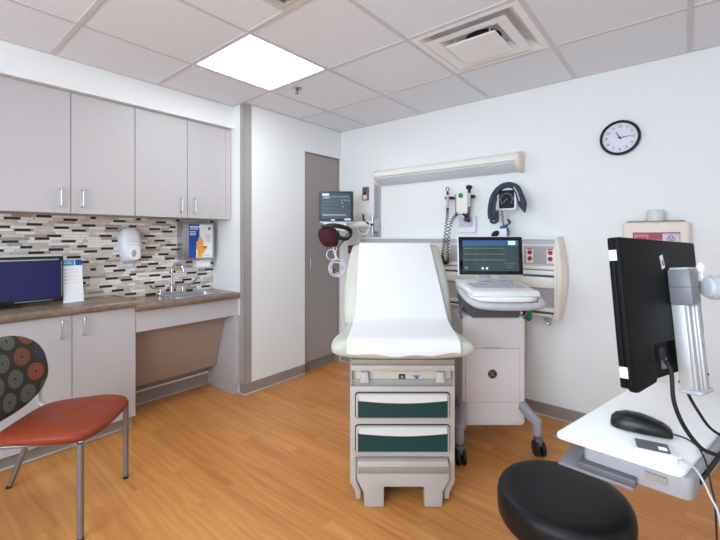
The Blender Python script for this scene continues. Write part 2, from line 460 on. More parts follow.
# baseboards
m = MB()
def bb(x0, x1, y0, y1, nx, ny):
    m.box(x0, x1, y0, y1, 0.012, .095, 0, .002, 1)
    m.box(min(x0, x0 + nx * .008), max(x1, x1 + nx * .008), min(y0, y0 + ny * .008), max(y1, y1 + ny * .008), 0, .014, 1, .003, 1)
bb(FRONT_X, FRONT_X + .006, 1.885, 2.555, 1, 0)
bb(-2.86, FRONT_X + .006, 1.884, 1.890, 0, -1)
struct('baseboard_left', m, ['base', 'lip'])
m = MB(); bb(FRONT_X, XR, YB - .006, YB, 0, -1); struct('baseboard_back', m, ['base', 'lip'])
m = MB(); bb(XR - .006, XR, YF, YB - .01, -1, 0); struct('baseboard_right', m, ['base', 'lip'])
m = MB(); bb(WALL_X, WALL_X + .006, 1.094, 1.838, 1, 0); m.box(WALL_X, WALL_X + .02, 1.094, 1.838, .118, .19, 0); struct('baseboard_kneehole', m, ['base', 'lip'])

# ceiling: lay-in tiles on a grid
GX, GY, S = -2.422, 1.2525, .61
LIGHTS = [(0, 0), (3, -2)]  # second panel is added out of view to brighten desk, floor and stool
SKIP = {(0, 0), (3, -2), (2, 1), (1, -1)}
m = MB(); g = MB()
def tile(x0, x1, y0, y1):
    x0, x1, y0, y1 = max(x0, WALL_X + .005), min(x1, XR - .005), max(y0, YF + .005), min(y1, YB - .005)
    if x1 - x0 < .02 or y1 - y0 < .02: return
    m.box(x0 + .004, x1 - .004, y0 + .004, y1 - .004, CEIL + .003, CEIL + .02)
for i in range(-2, 7):
    for j in range(-6, 4):
        if (i, j) in SKIP: continue
        tile(GX + S*i, GX + S*(i+1), GY + S*j, GY + S*(j+1))
tile(GX + S, GX + 1.5*S, GY - S, GY)
ceil = struct('ceiling', m, 'ceil')
for i in range(-1, 7):
    x = GX + S*i
    if x < XR: g.box(x - .012, x + .012, YF, YB, CEIL - .001, CEIL + .004)
g.box(GX + 1.5*S - .012, GX + 1.5*S + .012, GY - S, GY, CEIL - .0012, CEIL + .0038)
for j in range(-5, 4):
    y = GY + S*j
    if YF < y < YB: g.box(WALL_X, XR, y - .012, y + .012, CEIL - .0014, CEIL + .0036)
# wall angle
g.box(WALL_X, XR, YB - .02, YB, CEIL - .0016, CEIL + .003)
g.box(FRONT_X, FRONT_X + .02, 1.89, YB, CEIL - .0016, CEIL + .003)
g.box(-2.95, -2.93, YF, 1.89, CEIL - .0016, CEIL + .003)
struct('trim_3', g, 'tbar')
m = MB(); m.box(WALL_X, XR, YF, YB, 2.62, 2.66); struct('ceiling_deck', m, 'ceil')

# ------------------------------------------------------------------ ceiling fittings
for n, (i, j) in enumerate(LIGHTS):
    x0, y0 = GX + S*i, GY + S*j
    cx, cy = x0 + S/2, y0 + S/2
    lab = ('lit square ceiling light panel above the floor by the wall cabinets', 'added unseen ceiling fill panel behind the viewer near the workstation')[n]
    t = thing('ceiling_light', lab, 'ceiling light', (cx, cy, CEIL))
    f = MB()
    for (a, b, c, e) in ((-.298, .298, -.298, -.284), (-.298, .298, .284, .298), (-.298, -.284, -.284, .284), (.284, .298, -.284, .284)):
        f.box(cx + a, cx + b, cy + c, cy + e, CEIL + .001, CEIL + .03)
    f.box(cx - .298, cx + .298, cy - .298, cy + .298, CEIL + .03, CEIL + .045)
    part(t, 'frame', f, 'white')
    p = MB(); p.box(cx - .284, cx + .284, cy - .284, cy + .284, CEIL + .004, CEIL + .012)
    part(t, 'diffuser', p, ('lamp', 'lamp_fill')[n])

def sq(h, z, cx, cy): return [(cx - h, cy - h, z), (cx + h, cy - h, z), (cx + h, cy + h, z), (cx - h, cy + h, z)]
cx, cy = GX + 2.5*S, GY + 1.5*S
t = thing('air_diffuser', 'square stepped white air diffuser in the ceiling above the wall light', 'air vent', (cx, cy, CEIL))
f = MB(); f.loft([sq(.300, CEIL + .004, cx, cy), sq(.300, CEIL, cx, cy), sq(.262, CEIL - .003, cx, cy), sq(.25, CEIL + .004, cx, cy), sq(.225, CEIL + .028, cx, cy), sq(.19, CEIL + .042, cx, cy), sq(.02, CEIL + .045, cx, cy), sq(.02, CEIL + .05, cx, cy), sq(.3, CEIL + .085, cx, cy)], caps=False)
part(t, 'frame', f, 'vent', sharp=20)
f = MB(); f.cyl((cx, cy + .03, CEIL + .0405), (cx, cy + .03, CEIL + .047), .10, n=28); part(t, 'dark_duct_disc', f, 'rubber')  # flat black disc stands in for the shade inside the duct mouth
f = MB(); c2x, c2y = cx - .008, cy - .01
f.loft([sq(.222, CEIL - .014, c2x, c2y), sq(.224, CEIL - .017, c2x, c2y), sq(.165, CEIL - .012, c2x, c2y), sq(.135, CEIL + .022, c2x, c2y), sq(.133, CEIL + .025, c2x, c2y), sq(.162, CEIL - .008, c2x, c2y), sq(.222, CEIL - .014, c2x, c2y)], caps=False)
part(t, 'louver_ring', f, 'vent', sharp=20)
f = MB(); f.loft([sq(.138, CEIL - .026, c2x, c2y), sq(.142, CEIL - .028, c2x, c2y), sq(.13, CEIL - .033, c2x, c2y)]); part(t, 'centre_plate', f, 'vent', sharp=20)
for (a, b) in ((-.1, -.1), (.1, .1), (-.1, .1), (.1, -.1)):
    f = MB(); f.cyl((c2x + a, c2y + b, CEIL - .028), (c2x + a, c2y + b, CEIL + .08), .004, n=8); part(t, 'bracket', f, 'vent')

x0, x1, y0, y1 = GX + 1.5*S + .012, GX + 2*S - .012, GY - S + .012, GY - .012
t = thing('return_vent', 'half width ceiling return grille with dark filter, cut by the top edge of the photo', 'air vent', ((x0+x1)/2, (y0+y1)/2, CEIL))
f = MB()
for a in ((x0, x1, y1 - .028, y1), (x0, x1, y0, y0 + .028), (x0, x0 + .028, y0 + .028, y1 - .028), (x1 - .028, x1, y0 + .028, y1 - .028)): f.box(*a, CEIL + .0, CEIL + .02)
part(t, 'frame', f, 'tan')
f = MB(); f.box(x0 + .02, x1 - .02, y0 + .02, y1 - .02, CEIL + .018, CEIL + .022); part(t, 'filter', f, 'mesh')
f = MB()
for k in range(16):
    yy = y0 + .03 + k * (y1 - y0 - .06) / 15; f.box(x0 + .028, x1 - .028, yy - .002, yy + .002, CEIL + .004, CEIL + .016)
for k in range(8):
    xx = x0 + .03 + k * (x1 - x0 - .06) / 7; f.box(xx - .002, xx + .002, y0 + .028, y1 - .028, CEIL + .004, CEIL + .016)
part(t, 'grille', f, 'grey')

t = thing('fire_sprinkler', 'small metal sprinkler head in the ceiling beside the lit panel', 'sprinkler', (-2.221, 1.952, CEIL))
px, py = -2.221, 1.952
f = MB(); f.lathe([(.038, 0), (.036, -.004), (.016, -.008), (.012, -.004)], (px, py, CEIL + .003)); part(t, 'escutcheon', f, 'steel')
f = MB(); f.cyl((px, py, CEIL), (px, py, CEIL - .022), .007, n=10); f.sweep(spline([(px - .011, py, CEIL - .01), (px - .013, py, CEIL - .024), (px, py, CEIL - .036), (px + .013, py, CEIL - .024), (px + .011, py, CEIL - .01)], 4), .002, up=(0, 1, 0), n=6)
f.cyl((px, py, CEIL - .036), (px, py, CEIL - .039), .014, n=14); part(t, 'head', f, 'greyd')

# ------------------------------------------------------------------ mosaic splashback
m = MB()
bm = m.bm
TZ0, TZ1, TY0, TY1 = .84, 1.455, -.45, 1.889
m.box(WALL_X, WALL_X + .004, TY0, TY1, TZ0, TZ1, 5)
rowh, z, k = .0185, TZ0, 0
tr = random.Random(3)
SHEET = .305
pat = []
for r_ in range(20):
    row = []; y = -.02 * (r_ % 3) - tr.random() * .06
    cnt = 0
    while y < SHEET - .001:
        L = tr.choice([.05, .075, .1, .1]); row.append([y, y + L, 0]); y += L
    row[-1][1] = row[0][0] + SHEET if row[-1][1] > row[0][0] + SHEET else row[-1][1]
    if row[-1][1] < row[0][0] + SHEET: row.append([row[-1][1], row[0][0] + SHEET, 0])
    row = [q for q in row if q[1] - q[0] > .006]
    pat.append(row)
# dark sticks, spread through the sheet: row -> start offset
dark = {0: .03, 1: .19, 3: .1, 4: .26, 5: .02, 7: .16, 8: .06, 9: .22, 11: .11, 12: .27, 13: .05, 15: .18, 16: .0, 17: .13, 19: .23}
nrows = int((TZ1 - TZ0) / rowh) + 1
for k in range(nrows):
    z0 = TZ0 + k * rowh; z1 = min(z0 + rowh - .0016, TZ1)
    if z1 - z0 < .004: continue
    for sidx in range(int((TY1 - TY0) / SHEET) + 2):
        base = TY0 - .1 + sidx * SHEET
        pr = k % 20
        cells = [(base + a, base + b, None) for a, b, _ in pat[pr]]
        if pr in dark:
            d0 = base + dark[pr]; d1 = d0 + .082
            nc = []
            for a, b, c in cells:
                if b <= d0 or a >= d1: nc.append((a, b, c)); continue
                if a < d0 - .004: nc.append((a, d0, c))
                if b > d1 + .004: nc.append((d1, b, c))
            nc.append((d0, d1, 4)); cells = nc
        for a, b, c in cells:
            a, b = max(a, TY0), min(b, TY1)
            if b - a < .005: continue
            mi = c if c is not None else tr.choices([0, 1, 2, 3], [7, 5, 4, 2])[0]
            x1_ = WALL_X + .0065 + tr.random() * .0012
            v = [bm.verts.new(p) for p in ((WALL_X + .003, a + .0008, z0), (WALL_X + .003, b - .0008, z0), (WALL_X + .003, b - .0008, z1), (WALL_X + .003, a + .0008, z1),
                 (x1_, a + .0014, z0 + .0006), (x1_, b - .0014, z0 + .0006), (x1_, b - .0014, z1 - .0006), (x1_, a + .0014, z1 - .0006))]
            for q in ((4, 5, 6, 7), (0, 1, 5, 4), (1, 2, 6, 5), (2, 3, 7, 6), (3, 0, 4, 7)):
                bm.faces.new([v[i] for i in q]).material_index = mi
struct('wall_splashback', m, ['tw', 'tg', 'tb', 'tt', 'td', 'grout'])

# ------------------------------------------------------------------ wall cabinets
def pull(x, y, z0, z1):
    h = MB()
    for z in (z0, z1): h.cyl((x, y, z), (x + .028, y, z), .0055, n=12)
    h.sweep(spline([(x + .026, y, z0 - .006), (x + .029, y, z0 + .01), (x + .030, y, (z0 + z1)/2), (x + .029, y, z1 - .01), (x + .026, y, z1 + .006)], 4), .0045, .006, up=(1, 0, 0), n=10)
    return h
UX = -2.985
def wall_cabinet(y0, ym, y1, hy, label, filler=0):
    t = thing('wall_cabinet', label, 'wall cabinet', (UX - .15, (y0 + y1)/2, 1.45), group='grey wall cabinets over the mosaic')
    b = MB(); b.box(WALL_X + .001, UX - .0215, y0 + .0005, y1 + filler - .001, 1.452, 2.221)
    b.box(UX - .04, UX - .012, y0 + .0005, y1 + filler - .001, 2.2125, 2.221)
    part(t, 'cabinet_body', b, 'cabd')
    if filler:
        b = MB(); b.box(UX - .0215, UX - .001, y1 + .001, y1 + filler - .001, 1.452, 2.208, bev=.001, seg=1); part(t, 'filler_strip', b, 'cab')
    for a, c, hh in ((y0, ym, hy[0]), (ym, y1, hy[1])):
        b = MB(); b.box(UX - .0205, UX, a + .0018, c - .0018, 1.452, 2.209, bev=.001, seg=1)
        dd = part(t, 'cabinet_door', b, 'cab')
        part(dd, 'handle', pull(UX, hh, 1.497, 1.602), 'steel')
    return t
wall_cabinet(.376, .751, 1.126, (.695, .810), 'two-door grey wall cabinet above the monitor and standing card')
wall_cabinet(1.127, 1.504, 1.837, (1.453, 1.557), 'two-door grey wall cabinet above the soap dispenser and sink', .047)

# ------------------------------------------------------------------ base cabinet, counters
BX, TK = -2.88, -2.935
t = thing('base_cabinet', 'two-door grey base cabinet under the counter with the monitor', 'base cabinet', (BX - .17, .74, 0))
b = MB(); b.box(WALL_X + .008, BX - .0205, .362, 1.089, .098, .832)
b.box(WALL_X + .008, TK - .008, .362, 1.087, 0, .098)
part(t, 'cabinet_body', b, 'cab')
b = MB(); b.box(TK - .008, TK, .362, 1.087, .012, .097); b.box(TK - .008, TK + .008, .362, 1.087, 0, .013, 1, .003, 1); part(t, 'toe_kick', b, ['base', 'lip'])
for a, c, hh in ((.362, .7305, .675), (.7305, 1.091, .787)):
    b = MB(); b.box(BX - .0205, BX, a + .0018, c - .0018, .090, .828, bev=.001, seg=1)
    dd = part(t, 'cabinet_door', b, 'cab')
    part(dd, 'handle', pull(BX, hh, .700, .796), 'steel')
b0 = copy_tree(t); b0.location.y -= .731; b0['label'] = 'grey base cabinet left of the photo edge under the counter end'

def counter(y0, y1, ztop, th=.046, hole=None, xf=-2.848):
    prof = [(WALL_X + .008, ztop), (xf - .016, ztop), (xf - .006, ztop - .004), (xf, ztop - .014), (xf, ztop - th + .012), (xf - .006, ztop - th + .002), (xf - .02, ztop - th), (WALL_X + .008, ztop - th)]
    return MB().prism([(a, b) for a, b in prof], frame_of((1, 0, 0), (0, 0, 1), (0, -1, 0), (0, y1, 0)), y1 - y0, ang=50, bev=0)
m = counter(-.45, 1.083, .878)
single('countertop', m, 'counter', 'brown laminate countertop carrying the blue monitor', 'countertop', (-3.08, .4, .832))
# sink counter with an opening
zt = .842; xf = -2.848
sx0, sx1, sy0, sy1 = -3.19, -2.965, 1.40, 1.775
m = MB()
prof = [(sx1, zt), (xf - .016, zt), (xf - .006, zt - .004), (xf, zt - .014), (xf, zt - .034), (xf - .006, zt - .044), (xf - .02, zt - .046), (sx1, zt - .046)]
m.prism(prof, frame_of((1, 0, 0), (0, 0, 1), (0, -1, 0), (0, 1.886, 0)), 1.886 - 1.085)
m.box(WALL_X + .008, sx0, 1.085, 1.886, zt - .046, zt)
m.box(sx0, sx1, 1.085, sy0, zt - .046, zt); m.box(sx0, sx1, sy1, 1.886, zt - .046, zt)
single('countertop', m, 'counter', 'lower brown laminate countertop with the sink set in it', 'countertop', (-3.08, 1.5, .79))

t = thing('sink', 'small stainless steel sink let into the lower counter', 'sink', ((sx0+sx1)/2, (sy0+sy1)/2, zt))
f = MB()
def rr3(hx, hy, r, z, cx, cy): return [(cx + a, cy + b, z) for a, b in rrect(hx, hy, r)]
scx, scy, hx, hy = (sx0+sx1)/2, (sy0+sy1)/2, (sx1-sx0)/2, (sy1-sy0)/2
f.loft([rr3(hx+.018, hy+.018, .03, zt + .0005, scx, scy), rr3(hx+.016, hy+.016, .03, zt + .004, scx, scy), rr3(hx-.004, hy-.004, .03, zt + .003, scx, scy), rr3(hx-.008, hy-.008, .03, zt - .01, scx, scy),
        rr3(hx-.016, hy-.016, .035, zt - .125, scx, scy), rr3(hx-.045, hy-.045, .03, zt - .14, scx, scy), rr3(.02, .02, .015, zt - .142, scx, scy)], caps=False)
part(t, 'basin', f, 'steel')
f = MB(); f.lathe([(.024, 0), (.022, .003), (.012, .002)], (scx, scy, zt - .142)); part(t, 'drain', f, 'chrome')

# faucet with goose neck and wrist blades
fx, fy = -3.215, 1.490
zf = zt
t = thing('faucet', 'chrome gooseneck faucet with two wrist blade handles behind the sink', 'faucet', (fx, fy, zf))
f = MB(); f.prism(rrect(.024, .115, .02), Matrix.Translation((fx, fy, zf + .0005)), .02, bev=.006); f.cyl((fx, fy, zf + .01), (fx, fy, zf + .062), .016, .013); part(t, 'base', f, 'chrome')
f = MB(); f.sweep(spline([(fx, fy, zf + .05), (fx, fy, zf + .17), (fx + .005, fy + .005, zf + .215), (fx + .035, fy + .02, zf + .243), (fx + .075, fy + .035, zf + .235), (fx + .10, fy + .045, zf + .20), (fx + .103, fy + .046, zf + .175)], 6), .0085, up=None, n=12); part(t, 'spout', f, 'chrome')
for sgn in (-1, 1):
    f = MB(); f.cyl((fx, fy + sgn*.09, zf + .015), (fx, fy + sgn*.09, zf + .05), .014, .012); f.sph((fx, fy + sgn*.09, zf + .052), .013)
    if sgn < 0: pth = [(fx, fy - .085, zf + .056), (fx + .02, fy - .12, zf + .06), (fx + .03, fy - .16, zf + .066), (fx + .035, fy - .19, zf + .092)]
    else: pth = [(fx, fy + .085, zf + .056), (fx + .02, fy + .125, zf + .058), (fx + .02, fy + .165, zf + .078), (fx + .02, fy + .20, zf + .110), (fx + .02, fy + .225, zf + .115)]
    f.sweep(spline(pth, 5), .013, .006, n=10); part(t, 'handle', f, 'chrome')

# kneehole front below the sink
t = thing('sink_surround', 'grey apron, sloping pipe cover and side panel under the sink counter', 'cabinet', (BX - .15, 1.5, 0))
b = MB(); b.box(BX - .02, BX, 1.0925, 1.886, .653, .7955, bev=.001, seg=1); part(t, 'apron', b, 'cab')
b = MB(); b.prism([(-2.992, .652), (-3.147, .19), (-3.165, .196), (-3.01, .658)], frame_of((1, 0, 0), (0, 0, 1), (0, -1, 0), (0, 1.838, 0)), .746); b.box(-3.27, -3.148, 1.094, 1.838, .190, .2); part(t, 'pipe_cover', b, 'pipec')
b = MB(); b.box(WALL_X + .008, -2.858, 1.842, 1.883, .088, .652, bev=.001, seg=1); b.box(WALL_X + .008, -2.885, 1.842, 1.883, 0, .088); part(t, 'side_panel', b, 'cab')

# ------------------------------------------------------------------ things on the counter and splashback
t = thing('computer_monitor', 'black framed monitor with a dark blue screen on the counter', 'monitor', (-3.1, .5, .872))
A = Matrix.Translation((-3.075, .455, 1.040)) @ Matrix.Rotation(R(-4), 4, 'Z') @ frame_of((0, 1, 0), (0, 0, 1), (1, 0, 0))
f = MB(); f.prism(rrect(.275, .142, .008), A @ Matrix.Translation((0, 0, -.03)), .03, bev=.003); part(t, 'housing', f, 'black')
f = MB(); f.pane(.258, .124, A @ Matrix.Translation((0, .004, .0002))); part(t, 'screen', f, 'scrblue')
f = MB(); f.pane(.25, .0035, A @ Matrix.Translation((0, .122, .0009))); f.pane(.09, .0018, A @ Matrix.Translation((.13, -.129, .0003))); f.pane(.0016, .11, A @ Matrix.Translation((.266, 0, .0003))); part(t, 'bezel_trim', f, 'steel')
f = MB(); f.box(-3.22, -3.07, .38, .53, .8785, .888, bev=.004); f.box(-3.15, -3.125, .43, .48, .885, 1.0); part(t, 'stand', f, 'black')

t = thing('information_card', 'white standing card with teal and blue header on the counter beside the monitor', 'sign', (-3.08, .80, .872))
A = frame_of((-.25, .968, 0), (-.12, -.03, .99), (.96, .24, .12), (-3.085, .795, .876)); 
A = Matrix.Translation((-3.075, .79, .882)) @ Matrix.Rotation(R(6), 4, 'Z') @ Matrix.Rotation(R(-7), 4, 'Y') @ frame_of((0, 1, 0), (0, 0, 1), (1, 0, 0))
f = MB(); f.prism([(-.056, 0), (.056, 0), (.056, .272), (-.056, .272)], A, .0015); part(t, 'card', f, 'white')
f = MB(); f.prism([(-.056, .236), (.012, .236), (.012, .272), (-.056, .272)], A @ Matrix.Translation((0, 0, .0016)), .0005, 0); f.prism([(.018, .236), (.056, .236), (.056, .272), (.018, .272)], A @ Matrix.Translation((0, 0, .0016)), .0005, 1)
for k in range(5): f.prism(rrect(.003, .003, .002, 3, -.043, .21 - k*.022), A @ Matrix.Translation((0, 0, .0016)), .0005, 2); f.pane(.03, .0012, A @ Matrix.Translation((0, .211 - k*.022, .0016)), 3)
f.pane(.018, .002, A @ Matrix.Translation((-.024, .26, .0022)), 4); f.pane(.022, .0015, A @ Matrix.Translation((-.022, .25, .0022)), 4)
part(t, 'print', f, ['sky', 'blue', 'inkd', 'lilac', 'white'])
f = MB(); f.prism([(-.058, -.004), (.058, -.004), (.058, .0), (-.058, .0)], A @ Matrix.Translation((0, 0, -.06)), .07); f.prism([(-.058, 0), (.058, 0), (.058, .24), (-.058, .24)], A @ Matrix.Translation((0, 0, -.004)), .002); part(t, 'holder', f, 'whiteb')

# soap dispenser
sy, sz = 1.185, 1.24
t = thing('soap_dispenser', 'white oval soap dispenser on the mosaic left of the faucet', 'soap dispenser', (WALL_X + .01, sy, sz))
f = MB(); rings = []
for k, (xx, sc_) in enumerate(((0, .97), (.02, 1), (.05, .97), (.075, .86), (.088, .62), (.092, .3))):
    rings.append([(WALL_X + .008 + xx, sy + .074*sc_*math.copysign(abs(math.cos(a))**.75, math.cos(a))*(1 + .05*math.sin(a)), sz + .002 + (.134*sc_)*math.copysign(abs(math.sin(a))**.85, math.sin(a))) for a in [2*math.pi*i/36 for i in range(36)]])
f.loft(rings); part(t, 'cover', f, 'whiteb')
f = MB(); f.prism(rrect(.040, .058, .03), on_left(sy + .012, sz - .052, WALL_X + .085), .020, bev=.006); f.sph((WALL_X + .088, sy + .016, sz + .012), (.026, .052, .016)); part(t, 'push_lever', f, 'white')
f = MB(); f.sph((WALL_X + .105, sy + .006, sz - .058), (.005, .017, .026)); part(t, 'window', f, 'grey')

# hand-hygiene box with poster
t = thing('glove_box_holder', 'grey wall box with a blue, white and orange hand poster beside the sink', 'dispenser', (WALL_X + .01, 1.72, 1.1))
f = MB(); f.box(WALL_X + .008, -3.165, 1.558, 1.832, 1.112, 1.428, bev=.004); part(t, 'box', f, 'steel')
A = on_left(1.71, 1.27, -3.165)
f = MB(); f.pane(.105, .140, A, 0, .001); part(t, 'poster', f, 'white')
f = MB(); B = A @ Matrix.Translation((0, 0, .0012))
f.prism([(-.105, -.14), (-.042, -.14), (-.038, -.02), (-.012, .02), (-.012, .14), (-.105, .14)], B, .0005, 0)
f.pane(.045, .006, B @ Matrix.Translation((-.052, .118, .0006)), 1); f.pane(.036, .004, B @ Matrix.Translation((-.058, .10, .0006)), 1)
for k in range(3): f.pane(.026, .003, B @ Matrix.Translation((-.07, .078 - .013*k, .0006)), 1)
f.pane(.012, .013, B @ Matrix.Translation((.078, .105, 0)), 2)
for k in range(4): f.pane(.024, .002, B @ Matrix.Translation((.065, .05 - .017*k, 0)), 2)
f.pane(.03, .004, B @ Matrix.Translation((.055, -.122, 0)), 3)
part(t, 'print', f, ['blue', 'white', 'ink', 'lilac'])
# plain open hand
f = MB()
f.prism([(-.028, -.135), (.012, -.135), (.016, -.085), (.048, -.045), (.058, -.05), (.062, -.04), (.04, -.058), (.018, -.052), (.006, -.05), (-.03, -.05)], B @ Matrix.Translation((0, 0, .0008)), .0006)
for (a, b, c) in ((-.032, .0, .0085), (-.017, .025, .009), (0, .03, .009), (.014, .012, .008)):
    f.prism(rrect(c*.75, (b + .07)/2, .005, 3, a, (b - .07)/2), B @ Matrix.Translation((0, 0, .0009)), .0006)
f.prism([(.006, -.10), (.016, -.115), (.06, -.05), (.052, -.042)], B @ Matrix.Translation((0, 0, .001)), .0006)
part(t, 'hand_print', f, 'orange')
m = MB(); m.box(WALL_X + .008, -3.19, 1.69, 1.815, 1.045, 1.108, bev=.004)
single('paper_pack', m, 'white', 'small white paper pack under the hand poster box', 'paper', (WALL_X + .05, 1.75, 1.045))

# ------------------------------------------------------------------ back wall: headwall rail
HX0, HX1 = -2.47, -.705
t = thing('headwall_unit', 'long cream and grey medical headwall rail across the back wall', 'headwall', ((HX0+HX1)/2, YB, 1.0))
Y0 = 2.99
f = MB(); f.box(HX0, HX1, Y0 + .012, YB, .745, 1.296); part(t, 'back_panel', f, 'tan')
f = MB(); f.box(HX0, HX1, Y0 - .012, YB - .001, 1.284, 1.300, 0, .003); f.box(HX0, HX1, Y0, Y0 + .02, 1.24, 1.250, 0, .002); part(t, 'top_rail', f, 'white')
f = MB(); f.box(HX0, HX1, Y0 + .002, Y0 + .012, 1.250, 1.285); part(t, 'rail_channel', f, 'greyl')
f = MB(); f.box(HX0, HX1, Y0, Y0 + .012, 1.100, 1.239, 0, .002, 1); part(t, 'service_panel', f, 'cream')
for (a, b) in ((-.915, -.735 + .04), (-1.50, -1.0), (-2.4, -1.7)):
    f = MB(); f.box(a, b, Y0 - .003, Y0, 1.106, 1.236, 0, .001, 1); part(t, 'grey_plate', f, 'greyp')
f = MB(); f.box(HX0, HX1, Y0 - .015, Y0 + .01, 1.072, 1.098, 0, .003); part(t, 'ledge', f, 'white')
f = MB(); f.box(HX0, HX1, Y0 - .010, Y0 + .012, 1.034, 1.064, 0, .003); part(t, 'cover_strip', f, 'white')
f = MB(); f.box(HX0, HX1, Y0 + .008, Y0 + .012, 1.018, 1.036); part(t, 'gap', f, 'greyd')
f = MB(); f.box(HX0, HX1 - .005, Y0 - .014, Y0 + .012, .942, 1.018, 0, .004); part(t, 'cover_strip', f, 'cream')
f = MB(); f.box(HX0, HX1 - .01, Y0 + .004, Y0 + .012, .802, .94); part(t, 'grey_plate', f, 'greyp')
f = MB(); f.box(HX0, HX1 - .003, Y0 - .012, Y0 + .012, .775, .802, 0, .004); part(t, 'cover_strip', f, 'cream')
f = MB(); f.box(HX0, HX1 - .01, Y0 + .006, Y0 + .012, .756, .775); f.box(HX0, HX1 - .01, Y0 - .004, Y0 + .012, .742, .756, 1, .002); part(t, 'bottom_rail', f, ['greyd', 'cream'])
f = MB()
# end cap, bowed outwards
rg = []
for k in range(9):
    z = .725 + k * (1.305 - .725)/8; bow = .022 + .05 * math.sin(math.pi*(k + .6)/9.2)
    rg.append([(HX1 + .001, Y0 - .012, z), (HX1 + bow*.6, Y0 - .014, z), (HX1 + bow, Y0 + .014, z), (HX1 + bow, YB - .001, z), (HX1 + .001, YB - .001, z)])
f.loft(rg); f.box(HX1 - .004, HX1 + .012, Y0 - .016, Y0, .735, 1.235, 1, .003); part(t, 'end_cap', f, ['beige', 'cream'])
f = MB(); f.box(HX0 - .04, HX0, Y0 - .01, YB - .001, .73, 1.30, bev=.01); part(t, 'end_cap', f, 'cream')
def outlet(x, z):
    f = MB(); A = on_back(x, z, Y0 - .003)
    f.prism(rrect(.024, .054, .004), A, .003, 0)
    for dz in (.022, -.022): f.cyl(A @ Vector((0, dz, .003)), A @ Vector((0, dz, .0055)), .0165, n=18, mi=1); f.cyl(A @ Vector((0, dz, .0055)), A @ Vector((0, dz, .0062)), .006, n=10, mi=2)
    f.pane(.019, .005, A @ Matrix.Translation((0, .047, .003)), 1)
    f.pane(.003, .002, A @ Matrix.Translation((0, -.047, .003)), 2)
    return part(t, 'red_outlet', f, ['white', 'red', 'redd'])
outlet(-.872, 1.170); outlet(-.734, 1.170)

# gas outlet fitting under the rail and green flow meter
t = thing('gas_fitting', 'small chrome gas fitting hanging under the right end of the headwall', 'pipe fitting', (-.76, 3.0, .72))
f = MB(); f.cyl((-.76, 3.02, .742), (-.76, 3.02, .70), .007); f.cyl((-.785, 3.01, .715), (-.735, 3.01, .715), .008); f.sph((-.755, 3.0, .69), .013); f.cyl((-.74, 3.01, .715), (-.74, 3.01, .675), .005); part(t, 'body', f, 'chrome')
f = MB(); f.cyl((-.79, 3.01, .715), (-.80, 3.01, .715), .012); part(t, 'knob', f, 'white')
t = thing('oxygen_flowmeter', 'green oxygen flowmeter behind the cart tray under the headwall', 'flowmeter', (-.87, 2.93, .76))
f = MB(); f.cyl((-.865, 2.93, .73), (-.865, 2.93, .80), .022); f.sph((-.865, 2.93, .725), .021); f.cyl((-.865, 2.985, .785), (-.865, 2.93, .785), .01); part(t, 'body', f, 'green')
f = MB(); f.cyl((-.885, 2.91, .80), (-.885, 2.91, .745), .012, mi=0); f.sph((-.905, 2.90, .76), .014, 1); part(t, 'gauge', f, ['black', 'chrome'])
m = MB(); x_ = -.955
m.box(-1.06, -.925, 3.0, 3.06, .52, .74, bev=.01)
m.box(-.945, -.915, 3.0, 3.06, .32, .74, bev=.01)
single('wall_pipe_cover', m, 'tan', 'tan plastic pipe cover on the wall behind the cart', 'pipe cover', (-.99, 3.05, .4))

# ------------------------------------------------------------------ wall light over the bed
t = thing('wall_light', 'long cream wall-mounted bed light with ribbed lens, unlit', 'wall light', (-1.57, YB, 1.85))
x0, x1 = -2.262, -.965
def xprism(poly, xa, xb, mi=0, mb=None, bev=0):
    mb = mb or MB(); return mb.prism([(-y, z) for y, z in poly], frame_of((0, -1, 0), (0, 0, 1), (-1, 0, 0), (xb, 0, 0)), xb - xa, mi, bev)
body = [(YB - .001, 1.935), (2.985, 1.930), (2.95, 1.918), (2.938, 1.903), (2.938, 1.868), (2.95, 1.860), (YB - .001, 1.855)]
part(t, 'fascia', xprism(body, x0, x1), 'cream')
lens = [(YB - .001, 1.854), (2.95, 1.859), (2.946, 1.850), (2.975, 1.825), (3.02, 1.800), (YB - .001, 1.795)]
part(t, 'lens', xprism(lens, x0 + .003, x1), 'lens')
cap = [(YB - .001, 1.942), (2.985, 1.937), (2.945, 1.922), (2.93, 1.905), (2.93, 1.868), (2.938, 1.845), (2.968, 1.81), (3.02, 1.79), (YB - .001, 1.785)]
part(t, 'end_cap', xprism(cap, x1, x1 + .032, bev=.006), 'beige')
part(t, 'end_cap', xprism(cap, x0 - .012, x0, bev=.003), 'cream')

# ------------------------------------------------------------------ clock
ck = (-.331, 1.948)
A = on_back(ck[0], ck[1])
t = thing('wall_clock', 'round black rimmed wall clock with white face', 'clock', (ck[0], YB, ck[1]))
f = MB(); f.lathe([(.100, .0), (.111, .004), (.114, .018), (.110, .03), (.102, .034), (.097, .028), (.096, .012)], A @ Vector((0, 0, 0)), (0, -1, 0), n=48)
part(t, 'rim', f, 'black')
f = MB(); f.lathe([(.0, .013), (.098, .013), (.098, .015), (0, .015)], A @ Vector((0, 0, 0)), (0, -1, 0), n=40); part(t, 'face', f, 'dialw')
f = MB()
for k in range(1, 13):
    a = R(90 - 30*k); f.text(str(k), .024, A @ Matrix.Translation((.074*math.cos(a), .074*math.sin(a), .0155)))
for k in range(60):
    a = R(6*k); f.prism([(-.0004, .088), (.0004, .088), (.0004, .092), (-.0004, .092)], A @ Matrix.Translation((0, 0, .0152)) @ Matrix.Rotation(a, 4, 'Z'), .0004)
part(t, 'numerals', f, 'inkd')
